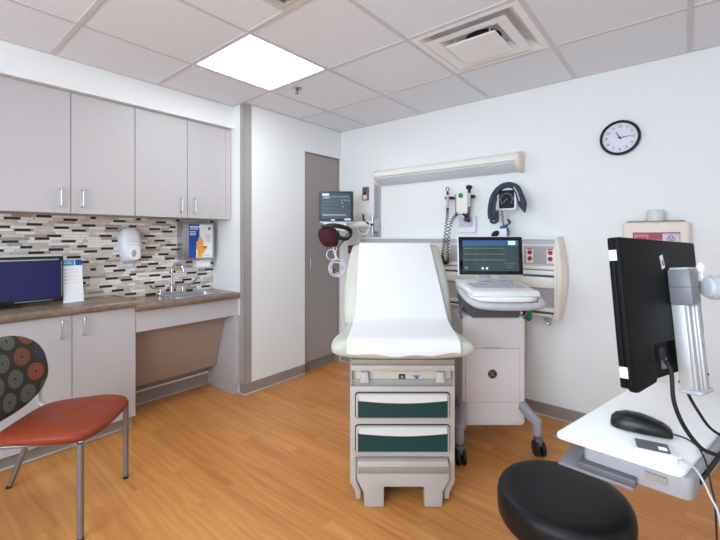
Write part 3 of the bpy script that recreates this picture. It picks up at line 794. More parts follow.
for nm, ang, L, wd in (('hour_hand', 333, .045, .0035), ('minute_hand', 85, .066, .0024)):
    f = MB(); f.prism([(-wd, -.012), (wd, -.012), (wd*.5, L), (-wd*.5, L)], A @ Matrix.Translation((0, 0, .019 if L < .05 else .021)) @ Matrix.Rotation(R(-ang), 4, 'Z'), .001); part(t, nm, f, 'inkd')

# ------------------------------------------------------------------ sharps container
t = thing('sharps_container', 'beige wall sharps container with red label and clear knob behind the monitor', 'sharps container', (-.14, YB, 1.0))
sxc = -.145
f = MB(); f.box(sxc - .165, sxc + .165, 2.975, YB - .002, .98, 1.395, bev=.018, seg=3); part(t, 'cabinet', f, 'beige')
f = MB(); f.box(sxc - .14, sxc + .14, 2.985, YB - .01, 1.393, 1.403, bev=.004); part(t, 'lid', f, 'puttyd')
f = MB(); f.cyl((sxc, 3.02, 1.40), (sxc, 3.02, 1.465), .047, n=28, bev=.006)
f.cyl((sxc, 3.02, 1.462), (sxc, 3.02, 1.470), .04, n=28); part(t, 'knob', f, 'trans')
A = on_back(sxc + .005, 1.265, 2.976)
f = MB(); f.pane(.115, .066, A, 0, .002); part(t, 'window', f, 'magenta')
f = MB(); B = A @ Matrix.Translation((0, 0, .0022))
f.pane(.036, .045, B @ Matrix.Translation((-.072, .008, 0)), 0); f.pane(.026, .03, B @ Matrix.Translation((-.068, .008, .0008)), 1)
f.pane(.04, .058, B @ Matrix.Translation((.072, .0, 0)), 2)
# biohazard trefoil
for k in range(3):
    a = R(90 + 120*k); c0 = Vector((.072 + .009*math.cos(a), .03 + .009*math.sin(a), .0012))
    f.sweep([B @ (c0 + Vector((.010*math.cos(q + a), .010*math.sin(q + a), 0))) for q in [R(-140 + 280*i/12) for i in range(13)]], .0016, up=None, n=5, mi=3)
f.sweep([B @ Vector((.072 + .008*math.cos(q), .03 + .008*math.sin(q), .0012)) for q in [R(30*i) for i in range(12)]], .001, up=None, n=5, mi=3, closed=True)
f.pane(.03, .0025, B @ Matrix.Translation((.072, -.002, .0008)), 3); f.pane(.02, .0025, B @ Matrix.Translation((.072, -.012, .0008)), 3)
f.pane(.03, .012, B @ Matrix.Translation((0, .01, 0)), 4)
part(t, 'label', f, ['pink', 'red', 'lilac', 'redd', 'pink'])
f = MB(); f.cyl((sxc + .165, 3.01, 1.29), (sxc + .170, 3.01, 1.29), .008); part(t, 'key_lock', f, 'steel')

# ------------------------------------------------------------------ diagnostic set
t = thing('diagnostic_station', 'wall diagnostic set with two black-headed handles on coiled cords', 'medical instrument', (-1.43, YB, 1.58))
f = MB(); f.box(-1.452, -1.352, 2.99, YB - .002, 1.49, 1.665, bev=.006); part(t, 'housing', f, 'cream')
f = MB(); f.box(-1.468, -1.452, 3.0, YB - .004, 1.50, 1.655, bev=.003); f.cyl((-1.41, 2.991, 1.640), (-1.41, 2.982, 1.640), .020, mi=1, n=18); part(t, 'side_strip', f, ['puttyd', 'green'])
for (hx_, lab) in ((-1.525, 'a'), (-1.335, 'b')):
    f = MB(); f.box(hx_ - .032, hx_ + .032, 2.995, 3.03, 1.618, 1.640, bev=.004); f.box(min(hx_, -1.45), max(hx_, -1.36), 3.03, YB - .002, 1.62, 1.638); part(t, 'cradle', f, 'rubber')
    f = MB(); f.lathe([(.007, 0), (.011, .01), (.0115, .09), (.009, .11)], (hx_, 2.985, 1.545)); hd = part(t, 'handle', f, 'greyl')
    f = MB()
    if lab == 'a': f.lathe([(.006, 0), (.012, .012), (.006, .03)], (hx_, 2.985, 1.65)); f.sweep([(hx_ + .014*math.cos(R(30*i)), 2.985, 1.70 + .017*math.sin(R(30*i))) for i in range(12)], .0035, up=(0, 1, 0), n=6, closed=True)
    else: f.lathe([(.006, 0), (.012, .012), (.012, .03)], (hx_, 2.985, 1.65)); f.sph((hx_, 2.98, 1.70), (.026, .022, .02)); f.box(hx_ - .02, hx_ + .02, 2.965, 3.0, 1.69, 1.716, bev=.006)
    part(t, 'instrument_head', f, 'black')
f = MB(); f.sweep(coil(spline([(-1.525, 2.985, 1.545), (-1.53, 2.985, 1.45), (-1.545, 2.975, 1.30), (-1.56, 2.965, 1.16), (-1.555, 2.962, 1.105), (-1.53, 2.962, 1.09), (-1.51, 2.962, 1.12), (-1.515, 2.966, 1.25), (-1.49, 2.975, 1.42), (-1.44, 2.99, 1.50)], 5), .012, 52, 8), .0034, up=None, n=5); part(t, 'coiled_cord', f, 'rubber')
f = MB(); f.sweep(coil(spline([(-1.335, 2.985, 1.545), (-1.34, 2.985, 1.50), (-1.35, 2.985, 1.46), (-1.335, 2.98, 1.435), (-1.37, 2.985, 1.44), (-1.365, 2.99, 1.475), (-1.39, 3.0, 1.492)], 5), .012, 16, 8), .0034, up=None, n=5); part(t, 'coiled_cord', f, 'rubber')
t = thing('specula_dispenser', 'small pale tray with lilac label under the diagnostic set', 'dispenser', (-1.38, YB, 1.4))
f = MB(); f.box(-1.455, -1.305, 3.03, YB - .002, 1.34, 1.475, bev=.004); part(t, 'tray', f, 'white')
f = MB(); f.pane(.062, .042, on_back(-1.385, 1.425, 3.029)); part(t, 'label', f, 'lilac')

# ------------------------------------------------------------------ wall blood-pressure gauge with cuff
t = thing('blood_pressure_gauge', 'square wall blood pressure gauge with coiled tube and black bulb', 'medical instrument', (-1.02, YB, 1.58))
A = on_back(-1.02, 1.582, 2.96) @ Matrix.Rotation(R(0), 4, 'Z')
f = MB(); f.prism(rrect(.068, .080, .016), A, .03, bev=.004); f.box(-1.05, -.99, 2.96, YB - .002, 1.54, 1.62); part(t, 'case', f, 'whiteb')
f = MB(); f.prism(rrect(.056, .067, .01), A @ Matrix.Translation((0, 0, .030)), .001); part(t, 'dial', f, 'dial')
f = MB(); C = A @ Matrix.Translation((0, 0, .0315))
for k in range(25):
    a = R(-130 + 260*k/24); f.prism([(-.0008, .040), (.0008, .040), (.0008, .05 if k % 4 == 0 else .045), (-.0008, .05 if k % 4 == 0 else .045)], C @ Matrix.Rotation(a, 4, 'Z'), .0004)
f.prism([(-.001, -.01), (.001, -.01), (.0004, .042), (-.0004, .042)], C @ Matrix.Rotation(R(130), 4, 'Z'), .0006)
part(t, 'dial_marks', f, 'scrtxt' if False else 'white')
f = MB(); f.cyl((-1.018, 2.95, 1.50), (-1.018, 2.95, 1.42), .008); f.sweep(coil(spline([(-1.06, 2.945, 1.50), (-1.055, 2.945, 1.45), (-1.045, 2.94, 1.40), (-1.05, 2.94, 1.375)], 5), .008, 8, 8), .0026, up=None, n=5, mi=1)
f.sweep(coil(spline([(-1.018, 2.95, 1.43), (-1.0, 2.945, 1.41), (-1.03, 2.942, 1.385), (-1.01, 2.94, 1.35), (-1.012, 2.94, 1.27), (-1.012, 2.95, 1.15)], 5), .008, 24, 8), .0026, up=None, n=5, mi=1); part(t, 'coiled_tube', f, ['greyl', 'rubber'])
f = MB(); f.sph((-1.105, 2.93, 1.325), (.034, .024, .022), rot=Matrix.Rotation(R(-38), 3, 'Y')); part(t, 'bulb', f, 'rubber')
f = MB(); f.box(-1.075, -1.022, 2.93, 2.962, 1.28, 1.372, bev=.004); f.box(-1.07, -1.03, 2.928, 2.955, 1.365, 1.385, 1, .003); part(t, 'valve_body', f, ['whiteb', 'blue'])
t = thing('pressure_cuff', 'navy nylon arm cuff draped over the square wall gauge', 'cuff', (-1.02, 2.95, 1.66))
f = MB()
pth = spline([(-1.09, 2.915, 1.435), (-1.122, 2.915, 1.47), (-1.126, 2.918, 1.54), (-1.108, 2.92, 1.62), (-1.06, 2.925, 1.673), (-1.0, 2.925, 1.686), (-.948, 2.925, 1.66), (-.918, 2.92, 1.59), (-.897, 2.92, 1.52), (-.886, 2.915, 1.478)], 5)
n_ = len(pth); sz_ = []
for i in range(n_):
    u_ = i/(n_-1)
    wv = .025 + .005*math.sin(u_*11) if u_ < .35 else (.022 if u_ < .6 else .022 + .008*(u_-.6)/.25)
    if u_ > .85: wv = .030*(1.02 - (u_-.85)/.15)
    if u_ < .08: wv *= .6 + 5*u_
    sz_.append((max(.003, wv), .013))
f.sweep(pth, .03, .02, up=(0, 1, 0), n=14, sizes=sz_, power=2.6)
f.sweep(spline([(-1.135, 2.897, 1.44), (-1.138, 2.897, 1.52), (-1.115, 2.90, 1.60), (-1.07, 2.905, 1.655)], 5), .012, .006, up=(0, 1, 0), n=10)
f.sweep(spline([(-1.10, 2.90, 1.46), (-1.098, 2.898, 1.54), (-1.085, 2.90, 1.60)], 5), .010, .006, up=(0, 1, 0), n=10)
f.sweep(spline([(-1.12, 2.90, 1.47), (-1.125, 2.898, 1.425), (-1.10, 2.895, 1.41), (-1.075, 2.90, 1.43), (-1.08, 2.905, 1.50)], 5), .011, .006, up=(0, 1, 0), n=10)
part(t, 'cuff', f, 'navy')
f = MB(); f.sweep(spline([(-.960, 2.908, 1.665), (-.935, 2.904, 1.62), (-.918, 2.903, 1.56)], 5), .005, .005, up=(0, 1, 0), n=8); part(t, 'printed_patch', f, 'greyl')

# ------------------------------------------------------------------ nurse-call box, wall track, patient monitor
m = MB(); A = on_back(-2.455, 1.735)
m.prism(rrect(.036, .066, .006), A, .02, 0, .003); m.prism(rrect(.026, .022, .003, 3, 0, .034), A @ Matrix.Translation((0, 0, .0202)), .004, 1); m.cyl(A @ Vector((0, .0, .02)), A @ Vector((0, 0, .03)), .013, mi=2)
m.pane(.022, .022, A @ Matrix.Translation((0, -.036, .0202)), 4)
m.sweep(spline([(-2.50, 3.05, 1.73), (-2.54, 3.02, 1.66), (-2.56, 3.0, 1.60), (-2.60, 3.03, 1.62)], 5), .003, up=None, mi=4, n=6)
single('nurse_call_box', m, ['redb', 'greyd', 'inkd', 'greyd', 'cream'], 'small red and tan call box on the wall right of the vitals monitor', 'call box', (-2.455, YB, 1.735))
t = thing('wall_track', 'vertical grey mounting track on the wall left of the bed light', 'wall track', (-2.30, YB, 1.6))
f = MB(); f.box(-2.338, -2.272, YB - .03, YB - .001, 1.30, 1.86, bev=.003); f.box(-2.325, -2.275, YB - .034, YB - .03, 1.31, 1.80, 1); part(t, 'track', f, ['greyl', 'grey'])
f = MB(); f.box(-2.335, -2.265, YB - .085, YB - .035, 1.355, 1.47, bev=.008); f.cyl((-2.30, YB - .1, 1.34), (-2.30, YB - .1, 1.50), .016, mi=1); part(t, 'bracket', f, ['greyl', 'steel'])
f = MB(); a0 = (-2.31, YB - .10, 1.43); a1 = (-2.44, 2.72, 1.40)
f.sweep([a0, (-2.38, 2.86, 1.425), a1], .022, .026, power=4, n=12); f.cyl((-2.44, 2.72, 1.37), (-2.44, 2.72, 1.45), .03)
part(t, 'swing_arm', f, 'cream')

V = VF
t = thing('vitals_monitor', 'white patient vitals monitor with dark trace screen on a swing arm', 'patient monitor', (-.218, 3.6, 1.43), V)
def vface(x, d, z): return frame_of((1, 0, 0), (0, 0, 1), (0, -1, 0), (x, d, z))
A = vface(-.218, 3.6, 1.583)
f = MB(); f.prism(rrect(.152, .146, .02), A @ Matrix.Translation((0, -.008, -.10)), .098, bev=.012); part(t, 'housing', f, 'white')
f = MB(); f.prism(rrect(.157, .138, .014), A, .006, bev=.002); part(t, 'bezel', f, 'bez')
f = MB(); B = A @ Matrix.Translation((0, 0, .0062)); f.pane(.132, .112, B @ Matrix.Translation((0, .004, 0))); 
s_ = part(t, 'screen', f, 'scrvit')
f = MB(); B = A @ Matrix.Translation((0, 0, .0072))
f.pane(.03, .008, B @ Matrix.Translation((-.095, .108, 0)), 0); f.pane(.115, .0022, B @ Matrix.Translation((0, .088, 0)), 1); f.pane(.03, .006, B @ Matrix.Translation((-.09, .078, 0)), 1)
for k, z in enumerate((.045, .015, -.018)):
    f.sweep([B @ Vector((-.12 + .006*i, z + (.008 if i % 5 == 2 and k < 2 else 0) + .001*(i % 2), .0004)) for i in range(26)], .0008, up=None, n=4, mi=1)
for (a, b) in ((.055, .055), (.055, .03), (.085, .055), (.115, .052), (.06, -.005)):
    f.text('88' if b > .0 else '18', .021, B @ Matrix.Translation((a, b, 0)), 1)
f.pane(.1, .005, B @ Matrix.Translation((-.01, -.078, 0)), 1); f.pane(.012, .006, B @ Matrix.Translation((-.11, -.078, .0006)), 2)
part(s_, 'readout', f, ['scrtxt', 'vtxt', 'ecgyel'])
f = MB(); f.pane(.028, .008, A @ Matrix.Translation((.105, -.119, .0062)), 0); part(t, 'front_label', f, 'whiteb')
f = MB(); f.pane(.018, .006, A @ Matrix.Translation((-.03, -.124, .0062)), 0); part(t, 'button', f, 'whiteb')
f = MB(); f.box(-.33, -.12, 3.56, 3.70, 1.385, 1.43, bev=.008); f.box(-.25, -.15, 3.548, 3.70, 1.375, 1.41, 1, .004); part(t, 'base', f, ['white', 'grey'])
f = MB(); f.sweep(spline([(-.335, 3.53, 1.365), (-.30, 3.52, 1.37), (-.2, 3.52, 1.368), (-.13, 3.53, 1.36)], 4), .010, .010, n=8); part(t, 'handle', f, 'white')

def P36(u, v, d=3.55): return ((u-360)*d/393.9, d, CAM_H - (v-237.3)*d/393.9)
t = thing('pressure_cuff', 'maroon rolled cuff with black strap hanging under the vitals monitor', 'cuff', (-.27, 3.5, 1.3), V)
f = MB(); rg = []
for k, (z, hw, hd, cx_) in enumerate(((1.385, .045, .03, -.285), (1.37, .075, .05, -.285), (1.33, .09, .055, -.282), (1.27, .082, .05, -.272), (1.235, .062, .04, -.262), (1.22, .03, .02, -.258))):
    rg.append([(cx_ + hw*math.cos(a), 3.46 + hd*math.sin(a), z + .006*math.sin(3*a)) for a in [2*math.pi*i/24 for i in range(24)]])
f.loft(rg); part(t, 'cuff', f, 'maroon')
f = MB(); f.sweep(spline([(-.33, 3.42, 1.385), (-.25, 3.40, 1.405), (-.17, 3.41, 1.395), (-.095, 3.43, 1.37), (-.085, 3.44, 1.33), (-.12, 3.44, 1.29), (-.18, 3.43, 1.30), (-.2, 3.42, 1.34)], 5), .020, .008, up=(0, 1, 0), n=8)
f.sweep(spline([(-.10, 3.44, 1.33), (-.15, 3.44, 1.27), (-.20, 3.44, 1.21)], 5), .014, .006, up=(0, 1, 0), n=8, mi=1)
part(t, 'strap', f, ['black', 'greyd'])
f = MB()
for (c_, r_, ph) in (((-.205, 1.03), .075, 0), ((-.20, 1.04), .068, 1), ((-.212, 1.022), .062, 2), ((-.25, 1.15), .045, 3), ((-.205, 1.035), .05, 4)):
    f.sweep([(c_[0] + r_*.95*math.cos(R(20*i)), 3.45 + .01*math.sin(R(20*i*2) + ph), c_[1] + r_*math.sin(R(20*i))) for i in range(18)], .0045, up=None, n=6, closed=True)
f.sweep(spline([(-.235, 3.45, 1.22), (-.225, 3.45, 1.16), (-.20, 3.45, 1.12), (-.19, 3.45, 1.10)], 5), .006, up=None, n=6)
f.sweep(spline([(-.20, 3.45, 1.22), (-.215, 3.45, 1.15), (-.21, 3.45, 1.10)], 5), .005, up=None, n=6)
f.sweep(spline([(-.24, 3.445, 1.0), (-.22, 3.44, .985), (-.235, 3.44, 1.01), (-.21, 3.44, 1.02)], 5), .004, up=None, n=6, mi=1)
single('coiled_cables', f, ['whiteb', 'inkd'], 'looped white patient cables hanging below the maroon cuff', 'cable', (-.21, 3.45, 1.05), V)
# coiled beige hose and tubing between arm and wall
f = MB()
f.sweep(spline([(-2.42, 2.86, 1.44), (-2.40, 2.87, 1.36), (-2.34, 2.88, 1.33), (-2.29, 2.9, 1.37), (-2.30, 2.92, 1.44), (-2.36, 2.93, 1.46)], 5), .006, up=None, n=7)
f.sweep(spline([(-2.36, 2.9, 1.52), (-2.35, 2.9, 1.46), (-2.31, 2.92, 1.43), (-2.28, 2.95, 1.42)], 5), .009, up=None, n=7, mi=1)
f.sweep(spline([(-2.47, 2.8, 1.46), (-2.48, 2.8, 1.4), (-2.44, 2.82, 1.36)], 5), .004, up=None, n=7, mi=1)
single('sensor_hose', f, ['cream', 'inkd'], 'cream sensor hose with black clip looped at the wall track', 'hose', (-2.36, 2.9, 1.4))
m = MB(); m.box(-2.63, -2.47, 3.0, YB - .008, .74, 1.36, bev=.006)
single('equipment_case', m, 'whiteb', 'white equipment case on the wall left of the headwall end', 'equipment case', (-2.55, YB, .74))
m = MB(); m.box(-2.61, -2.55, 2.96, 2.998, 1.14, 1.22, bev=.006); m.cyl((-2.58, 2.958, 1.18), (-2.58, 2.95, 1.18), .018, mi=1)
single('wall_socket_box', m, ['redd', 'greyd'], 'small dark red socket box behind the cables at the headwall end', 'socket', (-2.58, 2.98, 1.18))

# ------------------------------------------------------------------ exam table (turned to the viewer)
TCX = .208
t = thing('exam_table', 'sage upholstered exam table with raised back and teal drawer fronts', 'exam table', (TCX, 2.3, 0), V)
D0 = 1.93
# base body
f = MB(); bo = [(-.257, .30), (-.257, .568), (.257, .568), (.257, .30), (.257, .10), (.232, .055), (.228, .018), (.205, .018), (.205, .06), (.228, .115), (.228, .225), (-.228, .225), (-.228, .115), (-.205, .06), (-.205, .018), (-.228, .018), (-.232, .055), (-.257, .10)]
Fm = frame_of((1, 0, 0), (0, 0, 1), (0, -1, 0), (TCX, D0 + .03, 0))
f.prism([(a, b) for a, b in bo], Fm, .03, bev=.004); part(t, 'front_frame', f, 'putty')
f = MB(); f.box(TCX - .25, TCX + .25, D0 + .09, D0 + .95, .04, .568, bev=.01); f.box(TCX - .253, TCX + .253, D0 + .031, D0 + .1, .23, .566); part(t, 'base_cabinet', f, 'putty')
f = MB()
f.box(TCX - .257, TCX + .257, D0 + .002, D0 + .03, .555, .572, 0, .003); f.box(TCX - .25, TCX + .25, D0 + .012, D0 + .04, .57, .60, 0, .003)
f.box(TCX - .257, TCX - .245, D0 + .002, D0 + .9, .568, .712); f.box(TCX + .245, TCX + .257, D0 + .002, D0 + .9, .568, .712)
f.box(TCX - .245, TCX + .245, D0 + .05, D0 + .9, .568, .712, 1)
part(t, 'upper_frame', f, ['puttyg', 'greyd'])
f = MB(); f.box(TCX - .243, TCX + .243, D0 + .022, D0 + .05, .585, .645, bev=.004); f.prism([(-.10, 0), (.10, 0), (.085, -.03), (-.085, -.03)], frame_of((1, 0, 0), (0, 0, 1), (0, -1, 0), (TCX, D0 + .04, .665)), .02, bev=.003); part(t, 'control_panel', f, 'tan')
f = MB(); A = frame_of((1, 0, 0), (0, 0, 1), (0, -1, 0), (TCX, D0 + .0215, .61))
f.prism(rrect(.016, .014, .002), A, .002, 0); f.prism(rrect(.006, .006, .002), A @ Matrix.Translation((0, 0, .0022)), .001, 1); part(t, 'switch', f, ['teal', 'grey']); f = MB()
f.prism([(.052, .008), (.092, .008), (.072, -.008)], A, .0015, 0); f.prism([(.060, .0), (.084, .0), (.072, -.011)], A @ Matrix.Translation((0, 0, .0016)), .001, 1)
part(t, 'badge', f, ['ink', 'blue'])
for sx in (-1, 1):
    f = MB(); cx_ = TCX + sx*.185
    f.loft([[(cx_ - .018, D0 + .035, .652), (cx_ + .014, D0 + .035, .652), (cx_ + .014, D0 + .05, .652), (cx_ - .018, D0 + .05, .652)],
            [(cx_ - .019, D0 - .005, .64), (cx_ + .017, D0 - .005, .64), (cx_ + .017, D0 + .045, .63), (cx_ - .019, D0 + .045, .63)],
            [(cx_ - .023, D0 - .012, .59), (cx_ + .021, D0 - .012, .59), (cx_ + .021, D0 + .03, .588), (cx_ - .023, D0 + .03, .588)]], bev=.004)
    part(t, 'stirrup_socket', f, 'stir')
f = MB(); f.box(TCX - .252, TCX + .252, D0 - .02, D0 + .3, .652, .680, bev=.004); part(t, 'pull_shelf', f, 'putty')
f = MB(); f.box(TCX - .25, TCX + .25, D0 - .030, D0 + .3, .684, .711, bev=.006); part(t, 'leg_pad', f, 'puttyd')
# drawers
for z0, z1 in ((.412, .545), (.247, .387)):
    cz = (z0 + z1)/2; hh = (z1 - z0)/2
    A = frame_of((1, 0, 0), (0, 0, 1), (0, -1, 0), (TCX, D0, cz))
    f = MB(); f.prism(rrect(.233, hh, .018), A, .0008); part(t, 'drawer_gap', f, 'gap')
    f = MB(); f.prism(rrect(.228, hh - .005, .015), A @ Matrix.Translation((0, 0, .001)), .014, bev=.004)
    dr = part(t, 'drawer', f, 'putty')
    f = MB(); top = [(.218 - .436*i/16, hh - .038 - .012*math.sin(math.pi*i/16)) for i in range(17)]
    f.prism([(-.218, -hh + .012), (.218, -hh + .012)] + top, A @ Matrix.Translation((0, 0, .0152)), .002); part(dr, 'front_insert', f, 'teal')
    f = MB(); B = A @ Matrix.Translation((0, 0, .015))
    rg = []
    for i in range(17):
        x_ = -.212 + .424*i/16; dip = .012*math.sin(math.pi*i/16)
        zb = hh - .036 - dip; zt_ = hh - .010
        rg.append([B @ Vector(p) for p in ((x_, zb, .001), (x_, zb, .014), (x_, zb + .006, .022), (x_, (zb + zt_)/2, .016), (x_, zt_, .002))])
    f.loft(rg); part(dr, 'handle', f, 'hand')
# step
st = [(-.222, .195), (-.218, .222), (.218, .222), (.222, .195), (.222, .13), (.192, .075), (.189, .002), (.102, .002), (.102, .098), (-.092, .098), (-.092, .002), (-.187, .002), (-.192, .075), (-.222, .13)]
f = MB(); f.prism(st, frame_of((1, 0, 0), (0, 0, 1), (0, -1, 0), (TCX, D0 + .01, 0)), .045, bev=.006); part(t, 'step', f, 'putty')
f = MB(); f.box(TCX - .218, TCX + .218, D0 - .040, D0 + .02, .165, .196, bev=.004); part(t, 'step_tread', f, 'puttyd')
f = MB(); f.box(TCX - .2, TCX + .2, D0 + .085, D0 + .12, .03, .10, 0, .004); f.box(TCX - .1, TCX + .1, D0 + .06, D0 + .08, .05, .068, 1, .003)
for a in (-.08, .06): f.cyl((TCX + a, D0 + .07, .07), (TCX + a, D0 + .07, .12), .008, mi=1)
part(t, 'step_rail', f, ['greyd', 'grey'])
f = MB(); f.box(TCX - .215, TCX + .215, D0 + .15, D0 + .9, .0, .045); part(t, 'plinth', f, 'greyd')
# upholstery: seat and back as lofts
def padring(cx, w_, c, up, th, n=28, crown=.012):
    """cross-section across the bed: flat top with fat round edges"""
    o = []
    for i in range(n):
        a = 2*math.pi*i/n; ca, sa = math.cos(a), math.sin(a)
        px = math.copysign(abs(ca)**.55, ca)*w_; pz = math.copysign(abs(sa)**.75, sa)*th
        o.append((cx + px, c[0] + up[0]*pz, c[1] + up[1]*pz))
    return o
f = MB(); rg = []
for (d_, z_, w_, th) in ((1.868, .765, .30, .020), (1.872, .765, .335, .036), (1.892, .764, .346, .048), (1.95, .766, .350, .050), (2.03, .768, .343, .050), (2.12, .77, .318, .050), (2.2, .775, .295, .05), (2.32, .78, .29, .045), (2.345, .78, .27, .03)):
    rg.append(padring(TCX, w_, (d_, z_), (0, 1), th))
f.loft(rg); part(t, 'seat_cushion', f, 'vinyl', sharp=60)
f = MB(); rg = []
# back slopes from (2.26,.80) to (2.9,1.25)
bA, bB = Vector((2.25, .795)), Vector((2.93, 1.235))
dv = (bB - bA).normalized(); nv = Vector((-dv[1], dv[0]))
for (s_, w_, th) in ((-.0, .28, .03), (.015, .305, .045), (.1, .320, .048), (.3, .334, .048), (.5, .336, .047), (.7, .326, .047), (.78, .316, .046), (.805, .295, .03)):
    c_ = bA + dv*s_
    rg.append(padring(TCX + .008 + .044*s_/.8, w_, (c_[0], c_[1]), (nv[0], nv[1]), th))
f.loft(rg); part(t, 'back_cushion', f, 'vinyl', sharp=60)
f = MB(); m_ = bA + dv*.1 - nv*.06; e_ = bA + dv*.76 - nv*.06
f.loft([[(TCX - .25, *(m_ + nv*.02)), (TCX + .25, *(m_ + nv*.02)), (TCX + .25, *m_), (TCX - .25, *m_)], [(TCX - .25, *(e_ + nv*.02)), (TCX + .25, *(e_ + nv*.02)), (TCX + .25, *e_), (TCX - .25, *e_)]])
f.box(TCX - .24, TCX + .24, 1.95, 2.85, .71, .735); part(t, 'back_shell', f, 'puttyd')
for sx in (-.15, .15):
    f = MB(); f.cyl((TCX + sx, 2.75, .73), (TCX + sx, *(bA + dv*.55 - nv*.055)), .014); part(t, 'lift_strut', f, 'steel')
# paper sheet: thin strip following both cushions
f = MB(); hw = .268; prof = []
top_n = [(bA + dv*.79 + nv*.040), (bA + dv*.775 + nv*.049), (bA + dv*.70 + nv*.0505), (bA + dv*.5 + nv*.0515), (bA + dv*.3 + nv*.052), (bA + dv*.12 + nv*.052)]
prof = [Vector(p) for p in top_n] + [bA + dv*.03 + nv*.055, Vector((2.20, .840)), Vector((2.13, .829)), Vector((2.07, .8255)), Vector((2.0, .8200)), Vector((1.93, .8185)), Vector((1.89, .815)), Vector((1.868, .806)), Vector((1.856, .79)), Vector((1.853, .77)), Vector((1.855, .755))]
sp = spline([(p[0], p[1], 0) for p in prof], 4)
rings = []
K = 24
for i, p in enumerate(sp):
    s_ = i/(len(sp)-1)
    k_ = 1 - min(1, s_*1.35)
    tcx = TCX + .052*k_ - .002
    ww = hw*(1 - .05*k_)
    row = []
    for j in range(K + 1):
        u_ = -1 + 2*j/K
        z_ = p[1]; d_ = p[0]
        if s_ > .93: z_ -= .014*(math.cos(u_*1.3)**2) * (s_ - .93)/.07 - .004*math.sin(u_*9)*(s_-.93)/.07
        row.append((tcx + u_*ww, d_, z_ + .0012*math.sin(u_*7 + i*.35)*.5))
    rings.append(row)
th = .0012
full = []
for i, row in enumerate(rings):
    a = Vector(rings[min(i+1, len(rings)-1)][0]) - Vector(rings[max(i-1, 0)][0]); nn = Vector((0, -a[2], a[1])).normalized()
    nn = nn if nn.y < 0 or nn.z > 0 else -nn
    if nn.z < 0 and i < len(rings) - 6: nn = -nn
    full.append([Vector(q) for q in row] + [Vector(q) - nn*th for q in reversed(row)])
f.loft(full)
single('exam_paper', f, 'paper', 'white paper sheet covering the exam table from headrest to front', 'paper sheet', (TCX, 2.2, .83), V, sharp=80)

# ------------------------------------------------------------------ cardiograph cart
CF = V
t = thing('cardiograph_cart', 'white wheeled medical cart with round dark badge right of the exam table', 'medical cart', (.82, 2.5, 0), CF)
f = MB(); A = frame_of((1, 0, 0), (0, 0, 1), (0, -1, 0), (.822, 2.72, .478))
f.prism(rrect(.196, .338, .03), A, .30, bev=.018); part(t, 'column', f, 'cart')
f = MB(); A = frame_of((1, 0, 0), (0, 0, 1), (0, -1, 0), (.815, 2.42, 0))
f.prism(rrect(.165, .165, .004, 3, 0, .452), A @ Matrix.Translation((0, 0, .001)), .0035, bev=.0015); part(t, 'access_door', f, 'cart')
f = MB(); f.prism(rrect(.1675, .1675, .004, 3, 0, .452), A, .0012); part(t, 'door_seam', f, 'grey')
f = MB(); f.prism(rrect(.05, .005, .003, 3, -.005, .622), A @ Matrix.Translation((0, 0, .001)), .006); f.box(.65, .98, 2.4185, 2.421, .2855, .2875, 0); part(t, 'door_pull', f, 'greyl')
f = MB(); c_ = A @ Vector((-.003, .463, .0045)); f.cyl(c_, c_ + Vector((0, -.003, 0)), .028, n=32); bd = part(t, 'badge', f, 'black')
f = MB(); B = frame_of((1, 0, 0), (0, 0, 1), (0, -1, 0), (c_.x, c_.y - .0034, c_.z))
f.sweep([B @ Vector((.0235*math.cos(R(15*i)), .0235*math.sin(R(15*i)), 0)) for i in range(24)], .0009, up=None, n=5, closed=True)
f.sweep([B @ Vector(p) for p in spline([(-.001, .010, 0), (-.010, .010, 0), (-.013, 0, 0), (-.009, -.010, 0), (-.002, -.008, 0), (-.001, .002, 0), (-.007, .001, 0)], 5)], .0011, up=None, n=5)
f.sweep([B @ Vector(p) for p in spline([(.012, .009, 0), (.005, .011, 0), (.003, .004, 0), (.008, .001, 0), (.002, -.003, 0), (.004, -.010, 0), (.013, -.008, 0)], 5)], .0011, up=None, n=5)
for k in range(4):
    a = R(45 + 90*k); f.sweep([B @ Vector((.019*math.cos(a + q), .019*math.sin(a + q), 0)) for q in (-.3, 0, .3)], .0009, up=None, n=5)
part(bd, 'emblem', f, 'putty')
f = MB(); f.box(1.008, 1.022, 2.5, 2.62, .25, .70, bev=.004); part(t, 'side_rail', f, 'cream')
